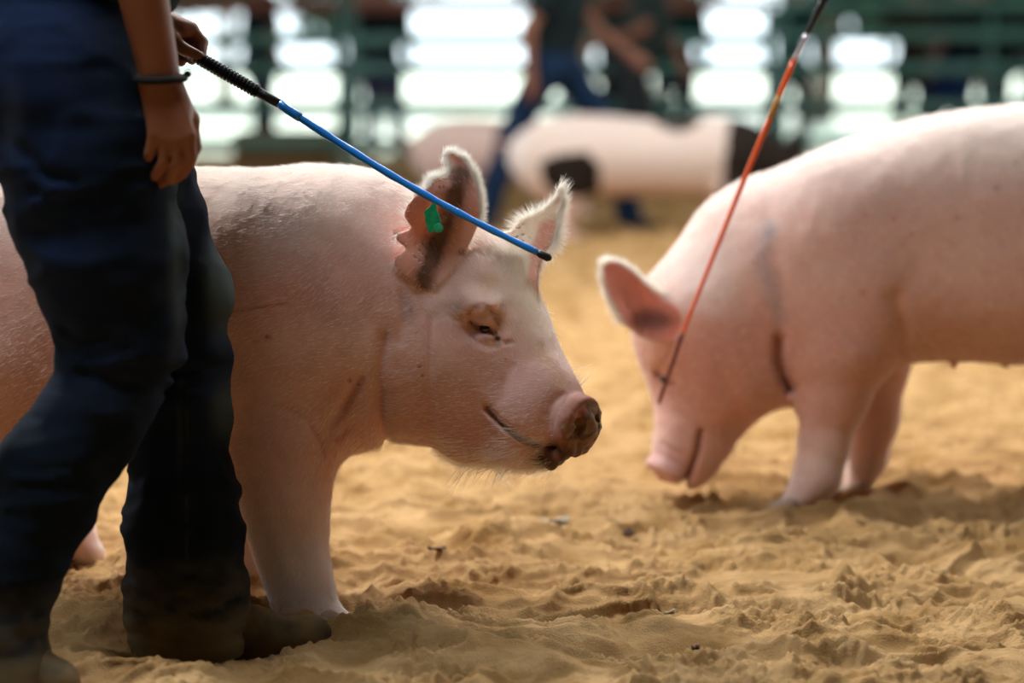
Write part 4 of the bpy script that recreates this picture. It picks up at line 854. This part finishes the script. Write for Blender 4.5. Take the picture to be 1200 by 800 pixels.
# straw bale behind the fence
M_straw = mat('straw', (.34, .20, .09), .95, noise=(60, (.22, .12, .05), .8), bump=(120, .8, .01))
def bale(px, Y, w, hgt, lb):
    x = bx(px, Y); v, f = box((x, Y, hgt / 2 - .01), (w, .45, hgt)); r = thing('straw_bale', lb, 'bale', (x, Y, 0)); o = mesh_obj('straw', v, f, M_straw, r, smooth=False); bevel(o, .04, 3)
    for q in (-.15, .15):
        mesh_obj('twine', *tube([(x - w / 2 - .004, Y + q, 0.0), (x - w / 2 - .004, Y + q, hgt - .03), (x - w / 2 + .03, Y + q, hgt - .005), (x + w / 2 - .03, Y + q, hgt - .005), (x + w / 2 + .004, Y + q, hgt - .03), (x + w / 2 + .004, Y + q, 0)], .006, 6), M_rust, r)
bale(338, 18.5, .80, .42, 'brown straw bale below the left onlooker beyond the fence')
# trees
M_leaf = mat('leaves', (.012, .035, .018), .7, noise=(2, (.02, .06, .025), .8)); M_leaf.node_tree.nodes['Principled BSDF'].inputs['Transmission Weight'].default_value = 0
M_bark = mat('bark', (.10, .07, .05), .9, bump=(12, .8, .02))
def tree(x, Y, base, top, wid, lb, seed):
    r = np.random.default_rng(seed); root = thing('tree', lb, 'tree', (x, Y, 0), 'trees beyond the pipe fence')
    v, f = tube([(x, Y, -.05), (x + .1, Y, base), (x, Y + .1, (base + top) / 2), (x, Y, top - .5)], [.22, .17, .12, .04], 12); tr = mesh_obj('trunk', v, f, M_bark, root)
    n = 7000; a_ = r.normal(0, 1, (n, 3)); a_ /= np.linalg.norm(a_, axis=1, keepdims=True); cl = r.normal(0, .38, (22, 3)); a_ = a_ * r.uniform(.25, .5, (n, 1)) + cl[r.integers(0, 22, n)]
    c = np.array([x, Y, (base + top) / 2]) + a_ * (wid / 2, wid / 2, (top - base) / 2); c[:, 2] = np.clip(c[:, 2], base + r.uniform(-.15, .3, n), None)
    t1 = r.normal(0, 1, (n, 3)); t1 /= np.linalg.norm(t1, axis=1, keepdims=True); t2 = np.cross(t1, r.normal(0, 1, (n, 3))); t2 /= np.linalg.norm(t2, axis=1, keepdims=True); sz = r.uniform(.13, .28, (n, 1))
    V = np.stack([c - t1 * sz, c + t2 * sz * .5, c + t1 * sz, c - t2 * sz * .5], 1).reshape(-1, 3); Fq = np.arange(4 * n).reshape(n, 4)
    o = mesh_obj('foliage', V, Fq, M_leaf, root, smooth=False); o['kind'] = 'stuff'
TREES = [(150, 46, 1.9, 6.5, 5, 'tree beyond the fence at the left edge'), (265, 55, 2.2, 7, 5, 'tree beyond the fence above the gripping hand'), (445, 44, 1.55, 6, 3.0, 'tree beyond the fence right of the brown post'), (680, 48, 1.6, 7, 4.6, 'tree beyond the fence behind the striding handler'),
         (775, 42, 1.7, 6, 2.2, 'tree beyond the fence above the spotted pig'), (960, 38, 1.5, 7, 4.6, 'tree beyond the fence behind the orange whip'), (1085, 54, 1.6, 7, 4.5, 'tree beyond the fence above the right-hand pig'), (1200, 63, 1.5, 6, 4.5, 'tree beyond the fence at the right edge')]
for i, (px, Y, b0, t0, w_, lb) in enumerate(TREES): tree(bx(px, Y), Y, b0, t0, w_, lb, 40 + i)

# ------------------------------------------------------------------ litter on the sand
M_dleaf = mat('dry_leaf', (.07, .035, .02), .7); M_pale = mat('pale_leaf', (.26, .21, .14), .6)
def leaf(px, py, L, W, yaw, m, lb, cat='leaf', curl=.4, name='dry_leaf', up=.2):
    Y = ground_y(py); c = P(px, py, Y); gx_, gy_ = np.meshgrid(np.linspace(-.5, .5, 9) * L, np.linspace(-.6, .6, 9) * L); c[2] = float(np.percentile(sand_h(c[0] + gx_, c[1] + gy_), 80)) + .003; n = 9; V = []
    for i in range(n):
        t = i / (n - 1); w = W * math.sin(math.pi * (.06 + .88 * t)) ** .7
        for j in (-1, -.33, .33, 1):
            u, q = (t - .5) * L, j * w / 2; z = curl * L * ((t - .5) ** 2) * 1.2 + up * abs(j) * w * .5 + .003 * math.sin(7 * t + j * 2)
            V.append(c + (u * math.cos(yaw) - q * math.sin(yaw), u * math.sin(yaw) + q * math.cos(yaw), z))
    Fc = [(i * 4 + j, i * 4 + j + 1, (i + 1) * 4 + j + 1, (i + 1) * 4 + j) for i in range(n - 1) for j in range(3)]
    o = mesh_obj(name, np.array(V), Fc, m, off=tuple(c)); md = o.modifiers.new('solid', 'SOLIDIFY'); md.thickness = .0012; return tag(o, lb, cat)
leaf(88, 668, .075, .036, .3, M_dleaf, 'dark curled dead leaf on the sand between the striding legs', up=.7, curl=.8); leaf(108, 663, .040, .016, -.5, M_pale, 'small pale curled leaf beside the dark leaf between the striding legs', up=.5, curl=.9)
leaf(650, 623, .062, .028, .15, M_pale, 'pale curled leaf on the sand below the near pig\'s chin', up=.6, curl=.5); leaf(654, 633, .040, .018, -.6, M_dleaf, 'dark leaf fragment tucked under the pale curled leaf', up=.3)
leaf(737, 631, .034, .026, 1.2, M_dleaf, 'small dark red leaf scrap between the two pigs', up=.8, curl=1.0); leaf(512, 670, .034, .011, .1, M_dleaf, 'thin dark twig scrap below the near pig\'s chest', name='twig', cat='twig', up=.1)
leaf(785, 723, .030, .010, .7, M_pale, 'little tan leaf scrap on the near sand right of centre', up=.5); leaf(815, 762, .014, .012, .4, M_dleaf, 'tiny dark clod at the bottom of the sand', name='clod', cat='clod'); leaf(893, 637, .018, .02, 1.4, M_dleaf, 'tiny dark splinter on the sand below the pale pig\'s foot', name='splinter', cat='splinter', up=.9)

# faint dust kicked up in front of the shoe
M_dust = bpy.data.materials.new('dust'); M_dust.use_nodes = True; nt = M_dust.node_tree; N = nt.nodes; L_ = nt.links
for n in list(N): N.remove(n)
o_ = N.new('ShaderNodeOutputMaterial'); vs = N.new('ShaderNodeVolumeScatter'); vs.inputs['Color'].default_value = (.9, .72, .48, 1); vs.inputs['Anisotropy'].default_value = .2
tc = N.new('ShaderNodeTexCoord'); nz = N.new('ShaderNodeTexNoise'); nz.inputs['Scale'].default_value = 9; nz.inputs['Detail'].default_value = 3; L_.new(tc.outputs['Object'], nz.inputs['Vector'])
mr = N.new('ShaderNodeMapRange'); mr.inputs[1].default_value = .48; mr.inputs[2].default_value = .72; mr.inputs[4].default_value = 2.2; L_.new(nz.outputs['Fac'], mr.inputs[0])
L_.new(mr.outputs[0], vs.inputs['Density']); L_.new(vs.outputs[0], o_.inputs['Volume'])
c = P(478, 745, 3.86); v, f = uvball((0, 0, 0), (.12, .10, .030), 20, 12); v = v + .012 * np.stack([vnoise(v * 20), vnoise(v * 20 + 9), vnoise(v * 20 + 30)], 1); o = mesh_obj('dust_cloud', v + (c[0], c[1], .04), f, M_dust, off=(c[0], c[1], .04)); tag(o, 'faint drifting puff of sand dust in front of the planted shoe', 'dust'); o['kind'] = 'stuff'
